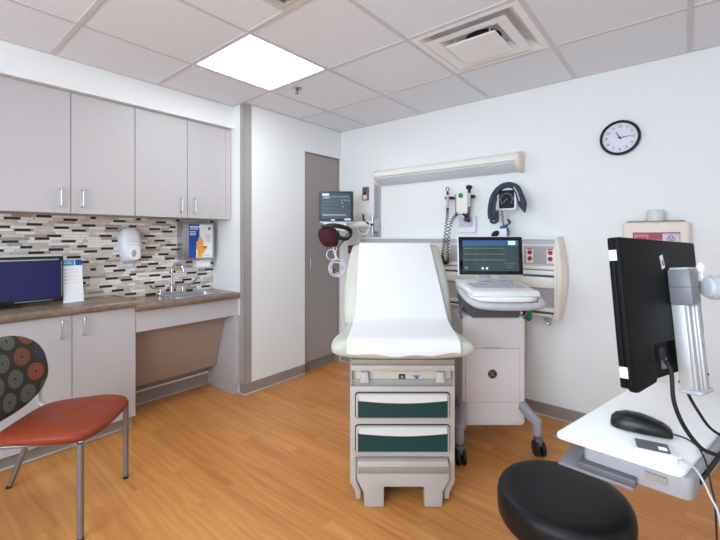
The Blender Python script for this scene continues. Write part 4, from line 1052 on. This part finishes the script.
# legs and casters
for sx, (wx_, wd) in ((-1, (.575, 2.26)), (1, (1.065, 2.345))):
    x_ = .815 + sx*.182
    f = MB(); f.sweep([(x_, 2.5, .262), (x_, 2.42, .268), (wx_ - sx*.02, wd + .045, .205), (wx_, wd + .025, .19), (wx_, wd + .02, .178)], .024, .028, power=4, n=14)
    f.cyl((wx_, wd + .02, .20), (wx_, wd + .02, .115), .026, n=18, bev=.004)
    part(t, 'leg', f, 'grey')
    f = MB(); f.cyl((wx_, wd + .02, .115), (wx_, wd + .02, .105), .022, mi=1); f.prism([(-.03, .02), (.012, .02), (.014, -.01), (-.008, -.055), (-.02, -.055), (-.045, -.02)], frame_of((0, 1, 0), (0, 0, 1), (1, 0, 0), (wx_ - .022, wd + .02, .09)), .044, bev=.006)
    cs = part(t, 'caster', f, ['greyd', 'steel'])
    f = MB(); f.cyl((wx_ - .028, wd, .046), (wx_ - .008, wd, .046), .046, n=28, bev=.005); f.cyl((wx_ + .008, wd, .046), (wx_ + .028, wd, .046), .046, n=28, bev=.005); part(cs, 'wheel', f, 'rubber')
    f = MB(); f.box(x_ - .02, x_ + .02, 2.55, 2.80, .2, .26, bev=.006); f.cyl((x_, 2.79, .22), (x_, 2.79, .1), .02); f.cyl((x_ - .03, 2.79, .048), (x_ + .03, 2.79, .048), .048, n=24, mi=1); part(t, 'rear_leg', f, ['grey', 'rubber'])
# basket between column and tray
f = MB(); f.loft([[(.655, 2.36, .922), (.985, 2.36, .922), (.985, 2.66, .922), (.655, 2.66, .922)], [(.68, 2.38, .815), (.96, 2.38, .815), (.96, 2.68, .815), (.68, 2.68, .815)]]); part(t, 'bin', f, 'greyd')
f = MB(); f.sweep(spline([(.62, 2.35, .93), (.60, 2.36, .86), (.615, 2.37, .81)], 4), .006, up=None); f.sweep(spline([(1.0, 2.35, .93), (1.0, 2.36, .86), (.985, 2.37, .81)], 4), .006, up=None); part(t, 'frame_rod', f, 'greyd')
# tray: rounded plate with bumper handle
def tray(hxf, hxb, df, db, r=.05):
    cx_ = .807; cb_ = .85; return [(cb_ - hxb, db), (cb_ + hxb, db), (cx_ + hxf + .0, df + .10), (cx_ + hxf - .01, df + .05), (cx_ + hxf - .05, df + .012), (cx_ + .1, df), (cx_ - .1, df), (cx_ - hxf + .05, df + .012), (cx_ - hxf + .01, df + .05), (cx_ - hxf, df + .10)]
f = MB(); f.prism(tray(.195, .200, 2.15, 2.68), Matrix.Translation((0, 0, .945)), .028, bev=.008)
part(t, 'tray', f, 'enamel')
f = MB(); cx_ = .807
f.sweep(spline([(cx_ - .188, 2.42, .968), (cx_ - .200, 2.28, .960), (cx_ - .192, 2.17, .945), (cx_ - .15, 2.10, .935), (cx_, 2.085, .93), (cx_ + .15, 2.10, .935), (cx_ + .192, 2.17, .945), (cx_ + .204, 2.28, .960), (cx_ + .205, 2.42, .968)], 6), .017, .019, n=12); part(t, 'bumper_handle', f, 'greyl')
f = MB(); f.prism(tray(.175, .17, 2.16, 2.5), Matrix.Translation((0, 0, .925)), .02); part(t, 'under_tray', f, 'tan')

# the cardiograph itself: keyboard body and screen
t = thing('cardiograph', 'white cardiograph with black framed trace screen and keyboard on the cart', 'cardiograph', (.815, 2.4, .973), CF)
f = MB(); rg = [[(.72 + .04*d_ - .185, d_, .9735), (.72 + .04*d_ + .185, d_, .9735), (.72 + .04*d_ + .185, d_, z_), (.72 + .04*d_ - .185, d_, z_)] for d_, z_ in ((2.16, .985), (2.185, 1.003), (2.62, 1.022), (2.66, 1.015))]
f.loft(rg, bev=.008); part(t, 'body', f, 'white')
f = MB(); f.prism([(-.15, 0), (.15, 0), (.15, .15), (-.15, .15)], Matrix.Translation((.815, 2.29, 1.0085)) @ Matrix.Rotation(R(2.5), 4, 'X'), .004); kb = part(t, 'keyboard', f, 'grey')
f = MB()
for r_ in range(4):
    for c_ in range(13): f.prism(rrect(.0092, .014, .002, 2, -.132 + .022*c_, .022 + .035*r_), Matrix.Translation((.815, 2.29, 1.0126)) @ Matrix.Rotation(R(2.5), 4, 'X'), .0025)
f.box(.945, .965, 2.47, 2.49, 1.018, 1.022); part(kb, 'keys', f, 'greyl')
f = MB(); f.prism(rrect(.02, .012, .004, 3), Matrix.Translation((.86, 2.53, 1.0175)), .004); part(t, 'status_light', f, 'ecgyel')
f = MB(); f.loft([[(.75, 2.52, 1.02), (.84, 2.52, 1.02), (.84, 2.56, 1.02), (.75, 2.56, 1.02)], [(.765, 2.50, 1.12), (.825, 2.50, 1.12), (.825, 2.52, 1.12), (.765, 2.52, 1.12)]], bev=.004)
f.box(.90, .95, 2.53, 2.56, 1.02, 1.085, bev=.008); part(t, 'neck', f, 'greyl')
A = Matrix.Translation((.8135, 2.455, 1.186)) @ Matrix.Rotation(R(-1.5), 4, 'Z') @ Matrix.Rotation(R(-6), 4, 'X') @ frame_of((1, 0, 0), (0, 0, 1), (0, -1, 0))
f = MB(); f.prism(rrect(.200, .122, .006), A @ Matrix.Translation((0, 0, -.03)), .028, bev=.005); part(t, 'screen_back', f, 'white')
f = MB(); f.prism(rrect(.197, .118, .005), A @ Matrix.Translation((0, 0, -.002)), .004, bev=.001); part(t, 'bezel', f, 'glass')
f = MB(); f.pane(.173, .096, A @ Matrix.Translation((0, .0, .0021))); sn = part(t, 'screen', f, 'screcg')
f = MB(); B = A @ Matrix.Translation((0, 0, .0030))
f.pane(.173, .017, B @ Matrix.Translation((0, .079, 0)), 0); f.pane(.022, .012, B @ Matrix.Translation((.132, .08, .0007)), 1)
for k, z in enumerate((.046, .010, -.026)):
    pts = []
    for i in range(60):
        ph = i % 12; y_ = {5: .006, 6: -.003}.get(ph, 0); pts.append(B @ Vector((-.165 + .0043*i, z + y_, .0004)))
    f.sweep(pts, .0011, up=None, n=4, mi=2)
f.prism(rrect(.007, .007, .006, 3, -.052, -.078), B, .0005, 1); f.prism(rrect(.007, .007, .006, 3, -.025, -.078), B, .0005, 1)
f.prism(rrect(.01, .009, .002, 3, -.152, -.075), B, .0005, 3)
for k in range(3): f.pane(.035 - .008*k, .0016, B @ Matrix.Translation((.115, -.048 - .012*k, 0)), 3)
part(sn, 'readout', f, ['ecgblue', 'scrtxt', 'ecgyel', 'ink'])

# ------------------------------------------------------------------ wheeled stool
t = thing('stool', 'round black vinyl stool with wheeled base in the foreground', 'stool', (.597, 1.15, 0), V)
sx_, sd_ = .589, 1.145
f = MB(); f.lathe([(0, .470), (.160, .470), (.172, .476), (.178, .488), (.180, .525), (.178, .545), (.172, .557), (.162, .563), (.14, .5665), (.08, .568), (0, .5685)], (sx_, sd_, 0), n=64); part(t, 'seat', f, 'seatv', sharp=70)
f = MB(); f.cyl((sx_, sd_, .44), (sx_, sd_, .470), .12); f.cyl((sx_, sd_, .12), (sx_, sd_, .45), .025); f.cyl((sx_, sd_, .1), (sx_, sd_, .28), .033); part(t, 'gas_column', f, 'chrome')
f = MB(); f.cyl((sx_ + .02, sd_, .44), (sx_ + .15, sd_ + .02, .43), .005); part(t, 'lever', f, 'black')
for k in range(5):
    a = R(72*k + 20); c_, s__ = math.cos(a), math.sin(a)
    f = MB(); f.sweep([(sx_ + .02*c_, sd_ + .02*s__, .12), (sx_ + .12*c_, sd_ + .12*s__, .105), (sx_ + .24*c_, sd_ + .24*s__, .08)], .018, .013, power=4); lg = part(t, 'leg', f, 'chrome')
    f = MB(); wc = Vector((sx_ + .24*c_, sd_ + .24*s__, .028)); pp = Vector((-s__, c_, 0))*.02; f.cyl(wc - pp, wc + pp, .028, bev=.004); f.cyl(wc, wc + Vector((0, 0, .045)), .008); part(lg, 'caster', f, 'rubber')

# ------------------------------------------------------------------ workstation: desk tray, arm, monitor
L_ = Vector((.507, 1.029)); F_ = Vector((.697, .850))
dl = Vector((.80, .60)).normalized(); LEN = .66
t = thing('workstation_desk', 'white workstation desk top on grey tray carried by a wall arm', 'desk', (.85, 1.15, .79), V)
def poly_round(P, r=.02, n=5):
    out = []; N = len(P)
    for i in range(N):
        a, b, c = Vector(P[i-1]), Vector(P[i]), Vector(P[(i+1) % N])
        p0 = b + (a - b).normalized()*r; p1 = b + (c - b).normalized()*r
        for k in range(n + 1):
            s_ = k/n; out.append(tuple((1-s_)**2*p0 + 2*s_*(1-s_)*b + s_**2*p1))
    return out
def quad(i0, i1, j0, j1):
    sd = (F_ - L_); e = sd.normalized()
    p = L_ + e*i0 + dl*j0; q = F_ - e*i1 + dl*j0; r_ = F_ - e*i1 + dl*(LEN + j1); s_ = L_ + e*i0 + dl*(LEN + j1)
    return [tuple(p), tuple(q), tuple(r_), tuple(s_)]
f = MB(); f.prism(poly_round(quad(0, 0, 0, 0), .022), Matrix.Translation((0, 0, .778)), .012, bev=.003); part(t, 'desk_top', f, 'enamel')
f = MB(); f.prism(poly_round(quad(.06, -.012, .012, -.01), .02), Matrix.Translation((0, 0, .728)), .0495, bev=.003); part(t, 'tray_housing', f, 'grey')
e_ = (F_ - L_).normalized(); perp = Vector((dl.y, -dl.x))
f = MB(); # slot along the right long side
p0 = F_ + e_*.0125 + dl*.05; ang = math.atan2(dl.y, dl.x)
f.cb((*(p0 + dl*.12), .755), (.20, .006, .016), Matrix.Rotation(ang, 3, 'Z')); part(t, 'slot', f, 'rubber')
f = MB(); ae = math.atan2(e_.y, e_.x)
f.cb((*(F_ + dl*.011 - e_*.05), .757), (.04, .008, .016), Matrix.Rotation(ae, 3, 'Z')); part(t, 'latch', f, 'puttyd')
f = MB(); p1 = L_ + e_*.085 + dl*.05
f.cb((*p1, .722), (.16, .12, .008), Matrix.Rotation(ae, 3, 'Z'), bev=.002); f.cb((*(p1 - dl*.03 + e_*.03), .735), (.12, .06, .018), Matrix.Rotation(ae, 3, 'Z'), mi=1, bev=.004); part(t, 'slide_bracket', f, ['greym', 'greyd'])
f = MB(); f.cb((*(L_ + dl*.03 + e_*.004), .772), (.03, .02, .01), Matrix.Rotation(ae, 3, 'Z'), bev=.003); part(t, 'corner_stop', f, 'greyd')
# arm from under the desk to the right wall
f = MB(); mid = L_ + e_*.12 + dl*.40
wallpt = VF.inverted() @ Vector((XR - .06, 1.95, .70))
f.sweep([(mid.x, mid.y, .70), (mid.x + .2, mid.y - .02, .70), tuple(wallpt)], .03, .02, power=4, n=12); f.cyl((mid.x, mid.y, .73), (mid.x, mid.y, .69), .06); part(t, 'support_arm', f, 'grey')

# wall column at the right wall carrying both arms
t = thing('wall_column', 'grey vertical wall track holding the workstation arms at the right wall', 'wall track', (XR, 1.95, .5))
f = MB(); f.box(XR - .06, XR - .001, 1.88, 2.02, .45, 1.7, bev=.006); part(t, 'track', f, 'alu')

# monitor
mTL, mTR = Vector((.5806, .89, 1.302)), Vector((.947, 1.12, 1.284))
mBL = Vector((.583, .850, .970))
ax = (mTR - mTL).normalized(); dn = (mBL - mTL); dn = (dn - ax*dn.dot(ax)).normalized()
W_, H_ = (mTR - mTL).length, (mBL - mTL).length
back_n = ax.cross(-dn).normalized()
if back_n.y > 0: back_n = -back_n
MF = frame_of(tuple(ax), tuple(-dn), tuple(back_n), tuple(mTL)) if True else None
# local: x along width, y up (0 at top, -H at bottom), z towards the viewer (rear of the monitor)
t = thing('computer_monitor', 'black monitor seen from behind on the workstation arm', 'monitor', (.75, 1.0, .97), V)
TH = .022
f = MB(); f.prism(rrect(W_/2, H_/2, .006, 4, W_/2, -H_/2), MF @ Matrix.Translation((0, 0, -TH)), TH - .010, bev=.002); part(t, 'housing', f, 'blackm')
f = MB(); f.pane(W_/2 - .008, H_/2 - .008, MF @ Matrix.Translation((W_/2, -H_/2, -TH - .001))); part(t, 'screen', f, 'glass')
f = MB()
cov = [(.0, -.004), (.004, 0), (W_ - .004, 0), (W_, -.004), (W_, -H_ + .085), (.128, -H_ + .085), (.126, -H_ + .082), (.126, -H_ + .008), (.118, -H_ - .001), (.03, -H_ - .010), (.015, -H_ - .008), (.002, -H_ + .004)]
f.prism(cov, MF @ Matrix.Translation((0, 0, -.0105)), .0125, bev=.003); part(t, 'rear_cover', f, 'blackm')
f = MB(); f.box(.004, .124, -H_ + .0915, -H_ + .0925, .0018, .0024, 0, 0, 2, MF); part(t, 'seam', f, 'rubber')
for yy in (-.041, -H_ + .035):
    f = MB(); f.box(-.0008, .003, yy - .012, yy + .012, -.0205, -.004, 0, 0, 2, MF); part(t, 'tape_tab', f, 'whiteb')
f = MB(); f.box(.205, .222, -.072, -.038, .0020, .0028, 0, 0, 2, MF @ Matrix.Translation((.213, -.055, 0)) @ Matrix.Rotation(R(15), 4, 'Z') @ Matrix.Translation((-.213, .055, 0))); f.box(.209, .218, -.065, -.050, .0029, .0034, 1, 0, 2, MF @ Matrix.Translation((.213, -.055, 0)) @ Matrix.Rotation(R(15), 4, 'Z') @ Matrix.Translation((-.213, .055, 0))); part(t, 'asset_sticker', f, ['white', 'ink'])
f = MB(); f.box(.098, .102, -H_ + .074, -H_ + .082, .0018, .003, 0, 0, 2, MF); part(t, 'screw_hole', f, 'rubber')
f = MB(); f.box(.18, .20, -H_ + .02, -H_ + .045, -.0104, -.004, 0, 0, 2, MF); part(t, 'video_port', f, 'ink')
f = MB(); f.box(.152, .164, -H_ + .045, -H_ + .075, -.0104, .008, 0, .003, 2, MF); part(t, 'power_plug', f, 'rubber')

# arm with slider column
t = thing('monitor_arm', 'silver articulated monitor arm with grooved aluminium slider column', 'monitor arm', (.82, 1.0, 1.0), V)
hd = .955
f = MB()
HF = MF  # aligned with the monitor
HX = .232
f.box(HX, HX + .056, -.163, -.074, .002, .050, 0, .006, 2, HF); part(t, 'slider_head', f, 'greym')
f = MB(); f.box(HX + .003, HX + .054, -.076, -.070, .006, .046, 0, .003, 2, HF); part(t, 'head_cap', f, 'greyl')
f = MB(); f.box(HX - .0005, HX + .0565, -.1195, -.1175, .0015, .0505, 0, 0, 2, HF); part(t, 'head_groove', f, 'greyd')
f = MB()
y0_, y1_ = -.368, -.160; a_0 = HX + .006
f.box(a_0, a_0 + .070, y0_, y1_, .002, .030, 0, .003, 2, HF)
f.box(a_0 + .003, a_0 + .016, y0_, y1_, .030, .037, 0, .002, 2, HF)
f.box(a_0 + .022, a_0 + .029, y0_, y1_, .030, .041, 0, .002, 2, HF)
f.box(a_0 + .032, a_0 + .049, y0_, y1_, .030, .045, 0, .003, 2, HF)
f.box(a_0 + .053, a_0 + .069, y0_, y1_, .030, .041, 0, .003, 2, HF)
cl = part(t, 'slider_column', f, 'alu')
for (a, b) in ((.0505, -.300), (.0515, -.345), (.063, -.335)):
    f = MB(); f.cyl(HF @ Vector((a_0 + a, b, .038)), HF @ Vector((a_0 + a, b, .0425)), .0032, n=12); part(cl, 'screw', f, 'rubber')
for b in (-.20, -.235, -.26):
    f = MB(); f.box(a_0 + .038, a_0 + .044, b - .003, b + .003, .0451, .0456, 0, 0, 2, HF); part(cl, 'stamp', f, 'grey')
f = MB(); f.box(a_0 - .003, a_0 + .073, -.378, -.367, -.001, .047, 0, .006, 3, HF); part(t, 'end_cap', f, 'greyl')
f = MB(); f.sweep(spline([HF @ Vector((a_0 + q[0], q[1], q[2])) for q in ((.070, -.25, .02), (.082, -.252, .02), (.084, -.28, .02), (.082, -.305, .02), (.070, -.305, .02))], 3), .0025, .0035, up=None, n=6); part(t, 'cable_clip', f, 'puttyd')
f = MB(); f.box(HX + .058, HX + .074, -.160, -.078, -.004, .044, 0, .005, 3, HF); part(t, 'hinge_plate', f, 'greyl')
f = MB(); c_ = Vector((.862, .985, 1.176)); a_ = Vector((1, -.12, 0)).normalized()
f.cyl(c_, c_ + a_*.012, .024, .028, n=32, bev=.003); f.cyl(c_ + a_*.012, c_ + a_*.034, .030, n=32, bev=.003); f.cyl(c_ + a_*.034, c_ + a_*.05, .026, n=32, bev=.004)
part(t, 'hinge_drum', f, 'greyl')
for k in range(6):
    a = R(60*k); o_ = Vector((0, math.cos(a)*.016, math.sin(a)*.016))
    f = MB(); f.cyl(c_ + a_*.049 + o_, c_ + a_*.0515 + o_, .0035, n=10); part(t, 'bolt', f, 'rubber')
f = MB(); f.sph((.864, 1.0, 1.222), (.010, .010, .015)); f.cyl((.864, 1.0, 1.215), (.866, .995, 1.19), .004); part(t, 'thumb_knob', f, 'white')
f = MB(); wallpt2 = VF.inverted() @ Vector((XR - .06, 1.95, 1.17)); q = c_ + a_*.045
f.sweep([tuple(q), (1.0, .99, 1.176), (1.15, 1.02, 1.172)], .013, .017, power=4, n=12); f.cyl((1.15, 1.02, 1.14), (1.15, 1.02, 1.21), .03); f.sweep([(1.15, 1.02, 1.17), tuple(wallpt2)], .02, .024, power=4, n=12); part(t, 'swing_arm', f, 'alu')

# things on the desk
ZD = .790
t = thing('computer_mouse', 'black corded computer mouse on the white desk top', 'mouse', (.757, 1.075, ZD), V)
ma_, mb_ = Vector((.686, 1.080)), Vector((.800, 1.008)); md = (mb_ - ma_).normalized(); mp_ = Vector((-md.y, md.x))
f = MB(); rg = []
for s_, w_, h_ in ((0, .004, .010), (.02, .018, .024), (.10, .028, .035), (.28, .034, .043), (.5, .034, .043), (.7, .032, .037), (.88, .029, .028), (.97, .025, .020), (1, .015, .014)):
    c_ = ma_ + (mb_ - ma_)*s_; ring = []
    for i in range(24):
        a = 2*math.pi*i/24; ca, sa = math.cos(a), math.sin(a)
        px = w_*math.copysign(abs(ca)**.75, ca); pz = (h_ - .006)*abs(sa)**.85 if sa >= 0 else -.0055*abs(sa)**.6
        ring.append((c_.x + mp_.x*px, c_.y + mp_.y*px, ZD + .0065 + pz))
    rg.append(ring)
f.loft(rg); part(t, 'shell', f, 'black', sharp=75)
f = MB(); wc = ma_ + (mb_-ma_)*.80; f.cyl((wc.x - mp_.x*.004, wc.y - mp_.y*.004, ZD + .0235), (wc.x + mp_.x*.004, wc.y + mp_.y*.004, ZD + .0235), .010, n=16); part(t, 'wheel', f, 'rubber')
f = MB(); f.sweep(spline([(mb_.x - .004, mb_.y, ZD + .009), (.822, .990, ZD + .004), (.818, .955, ZD + .004), (.797, .915, ZD + .004), (.780, .885, ZD - .004), (.772, .865, ZD - .04), (.768, .85, .70), (.775, .85, .45), (.79, .86, .10), (.83, .90, .003), (1.0, 1.0, .003)], 6), .0019, up=None, n=6); part(t, 'cord', f, 'rubber')

t = thing('pulse_device', 'small white handset with dark screen on the desk corner below the mouse', 'device', (.70, .935, ZD), V)
da = Vector((.655, .958)); db_ = Vector((.715, .912)); dd_ = (db_ - da).normalized(); ang = math.atan2(-.040, .072)
A = Matrix.Translation((.690, .925, ZD)) @ Matrix.Rotation(ang, 4, 'Z')
f = MB(); f.prism(rrect(.041, .031, .009), A, .020, bev=.005); part(t, 'shell', f, 'whiteb')
f = MB(); f.prism(rrect(.032, .024, .003), A @ Matrix.Translation((-.003, 0, .0201)), .0008); fc = part(t, 'face', f, 'greyd')
f = MB(); f.prism(rrect(.008, .0075, .001), A @ Matrix.Translation((.016, -.006, .0210)), .0005); part(fc, 'display', f, 'scrtxt')
f = MB(); f.cyl(A @ Vector((.038, 0, .006)), A @ Vector((.052, 0, .006)), .0045, .003, n=10)
f.sweep(spline([A @ Vector((.05, 0, .006)), (.738, .875, ZD + .003), (.734, .852, ZD - .002), (.733, .825, ZD - .03), (.738, .805, .71), (.75, .79, .5), (.77, .79, .06), (.83, .86, .003), (1.05, 1.02, .003)], 6), .0022, up=None, n=6, mi=1); part(t, 'cord', f, ['white', 'greyl'])

f = MB(); f.sweep(spline([MF @ Vector((.158, -H_ + .045, .008)), (.727, .92, .985), (.729, .915, .921), (.752, .915, .863), (.794, .92, .811), (.823, .915, .797), (.862, .91, .780), (.89, .905, .72), (.92, .92, .4), (.98, .97, .05), (1.06, 1.05, .006)], 6), .0048, up=None, n=8)
single('power_cable', f, 'rubber', 'thick black cable dropping from the monitor back over the desk', 'cable', (.75, .93, .9), V)
f = MB(); f.sweep(spline([HF @ Vector((.252, -.355, -.002)), (.800, .975, .945), (.812, .972, .91), (.833, .97, .872), (.871, .98, .827), (.915, .985, .800), (.97, .99, .78), (1.0, .98, .7), (1.04, 1.0, .3), (1.08, 1.08, .006)], 6), .0035, up=None, n=8)
single('video_cable', f, 'rubber', 'thin black cable running from the slider column down to the desk', 'cable', (.85, .97, .85), V)

# ------------------------------------------------------------------ guest chair (front left)
# local: x forward, y to the far side; front edge centre between the front legs
cA, cB = Vector((-1.200, 1.69)), Vector((-1.266, 2.13))
yd = (cB - cA).normalized(); xd = Vector((yd.y, -yd.x)); mid = (cA + cB)/2
KF = VF @ frame_of((xd.x, xd.y, 0), (yd.x, yd.y, 0), (0, 0, 1), (mid.x, mid.y, 0))
t = thing('guest_chair', 'chair with rust vinyl seat and dark medallion patterned back, at front left', 'chair', (-.22, 0, 0), KF)
# seat: rounded superellipse pad, slight saddle
f = MB(); rg = []
def seat_out(k, z, inset):
    o = []
    for i in range(48):
        a = 2*math.pi*i/48; ca, sa = math.cos(a), math.sin(a)
        x_ = math.copysign(abs(ca)**.42, ca); y_ = math.copysign(abs(sa)**.42, sa)
        hw_ = .225 + .015*x_
        px = -.178 + (.212 - inset)*x_ + (.018*(1 - y_*y_) if x_ > 0 else 0); py = (hw_ - inset)*y_
        zz = z + (.010*x_ if k else 0)
        o.append((px, py, zz - (.03*max(0, (x_ - .3))**2 if k else 0)))
    return o
for k, z, ins in ((0, .412, .05), (0, .416, .012), (1, .430, .0), (1, .448, .004), (1, .462, .03), (1, .467, .09), (1, .465, .16), (1, .464, .21)): rg.append(seat_out(k, z, ins))
f.loft(rg); part(t, 'seat', f, 'rust', sharp=70)
f = MB(); f.box(-.36, -.02, -.17, .17, .398, .4125, 0, .004); part(t, 'seat_pan', f, 'rubber')
# frame
for sy in (-1, 1):
    y_ = sy*.222
    f = MB(); f.sweep([(.0, y_, .012), (.0, y_, .415)], .0125, .0125, up=(1, 0, 0), n=16, power=3); f.cyl((0, y_, 0), (0, y_, .014), .0135, mi=1, n=16); part(t, 'front_leg', f, ['legm', 'rubber'])
    f = MB(); f.sweep([(-.56, y_, .012), (-.47, y_, .25), (-.405, y_, .42)], .0125, .0125, up=(0, 1, 0), n=16, power=3); f.cyl((-.565, y_, 0), (-.56, y_, .014), .0135, mi=1, n=16); part(t, 'rear_leg', f, ['legm', 'rubber'])
    f = MB(); f.sweep(spline([(-.38, y_, .40), (-.42, y_, .44), (-.425, y_*1.03, .50), (-.41, y_*1.06, .57), (-.415, y_*1.05, .66)], 5), .009, .016, up=(0, 1, 0), n=12, power=3); part(t, 'back_upright', f, 'alu')
    f = MB(); f.sweep([(.0, y_*.9, .412), (-.40, y_*.9, .412)], .008, .008); part(t, 'side_rail', f, 'legm')
for xx in (-.02, -.39):
    f = MB(); f.sweep([(xx, -.215, .408), (xx, .215, .408)], .009, .009, up=(0, 0, 1)); part(t, 'cross_rail', f, 'legm')
# back: egg-shaped shell, curved
bmx = bmesh.new(); uvl = bmx.loops.layers.uv.new('UVMap')
NU, NV = 28, 14
def back_pt(u_, r_, side):
    a = 2*math.pi*u_
    ca, sa = math.cos(a), math.sin(a)
    hy_ = .245; top = .20; bot = .17
    y_ = hy_*math.copysign(abs(ca)**.82, ca)*r_
    z_ = (top*abs(sa)**.72 if sa >= 0 else -bot*abs(sa)**.95)*r_
    zz = .625 + z_
    x_ = -.425 - .13*(zz - .45) - .10*(zz - .45)**2 + .95*y_*y_
    th_ = .022*math.sqrt(max(0, 1 - r_**6))
    return Vector((x_ + side*th_, y_, zz))
grid = {}
for side in (1, -1):
    for j in range(NV + 1):
        for i in range(NU*2):
            if j == 0: key = (side, 0, 0)
            elif j == NV: key = (0, j, i)
            else: key = (side, j, i)
            if key not in grid: grid[key] = bmx.verts.new(back_pt(i/(NU*2), j/NV, side))
def gk(side, j, i):
    i %= NU*2
    return grid[(side, 0, 0)] if j == 0 else (grid[(0, j, i)] if j == NV else grid[(side, j, i)])
for side in (1, -1):
    for j in range(NV):
        for i in range(NU*2):
            vs = [gk(side, j, i), gk(side, j + 1, i), gk(side, j + 1, i + 1), gk(side, j, i + 1)]
            if j == 0: vs = vs[:3]
            fc = bmx.faces.new(vs if side > 0 else vs[::-1])
            for lp in fc.loops: lp[uvl].uv = (lp.vert.co.y + 2.02, lp.vert.co.z + 2.0)
bmesh.ops.recalc_face_normals(bmx, faces=bmx.faces)
f = MB(); f.bm.free(); f.bm = bmx
part(t, 'backrest', f, 'fab', sharp=75)
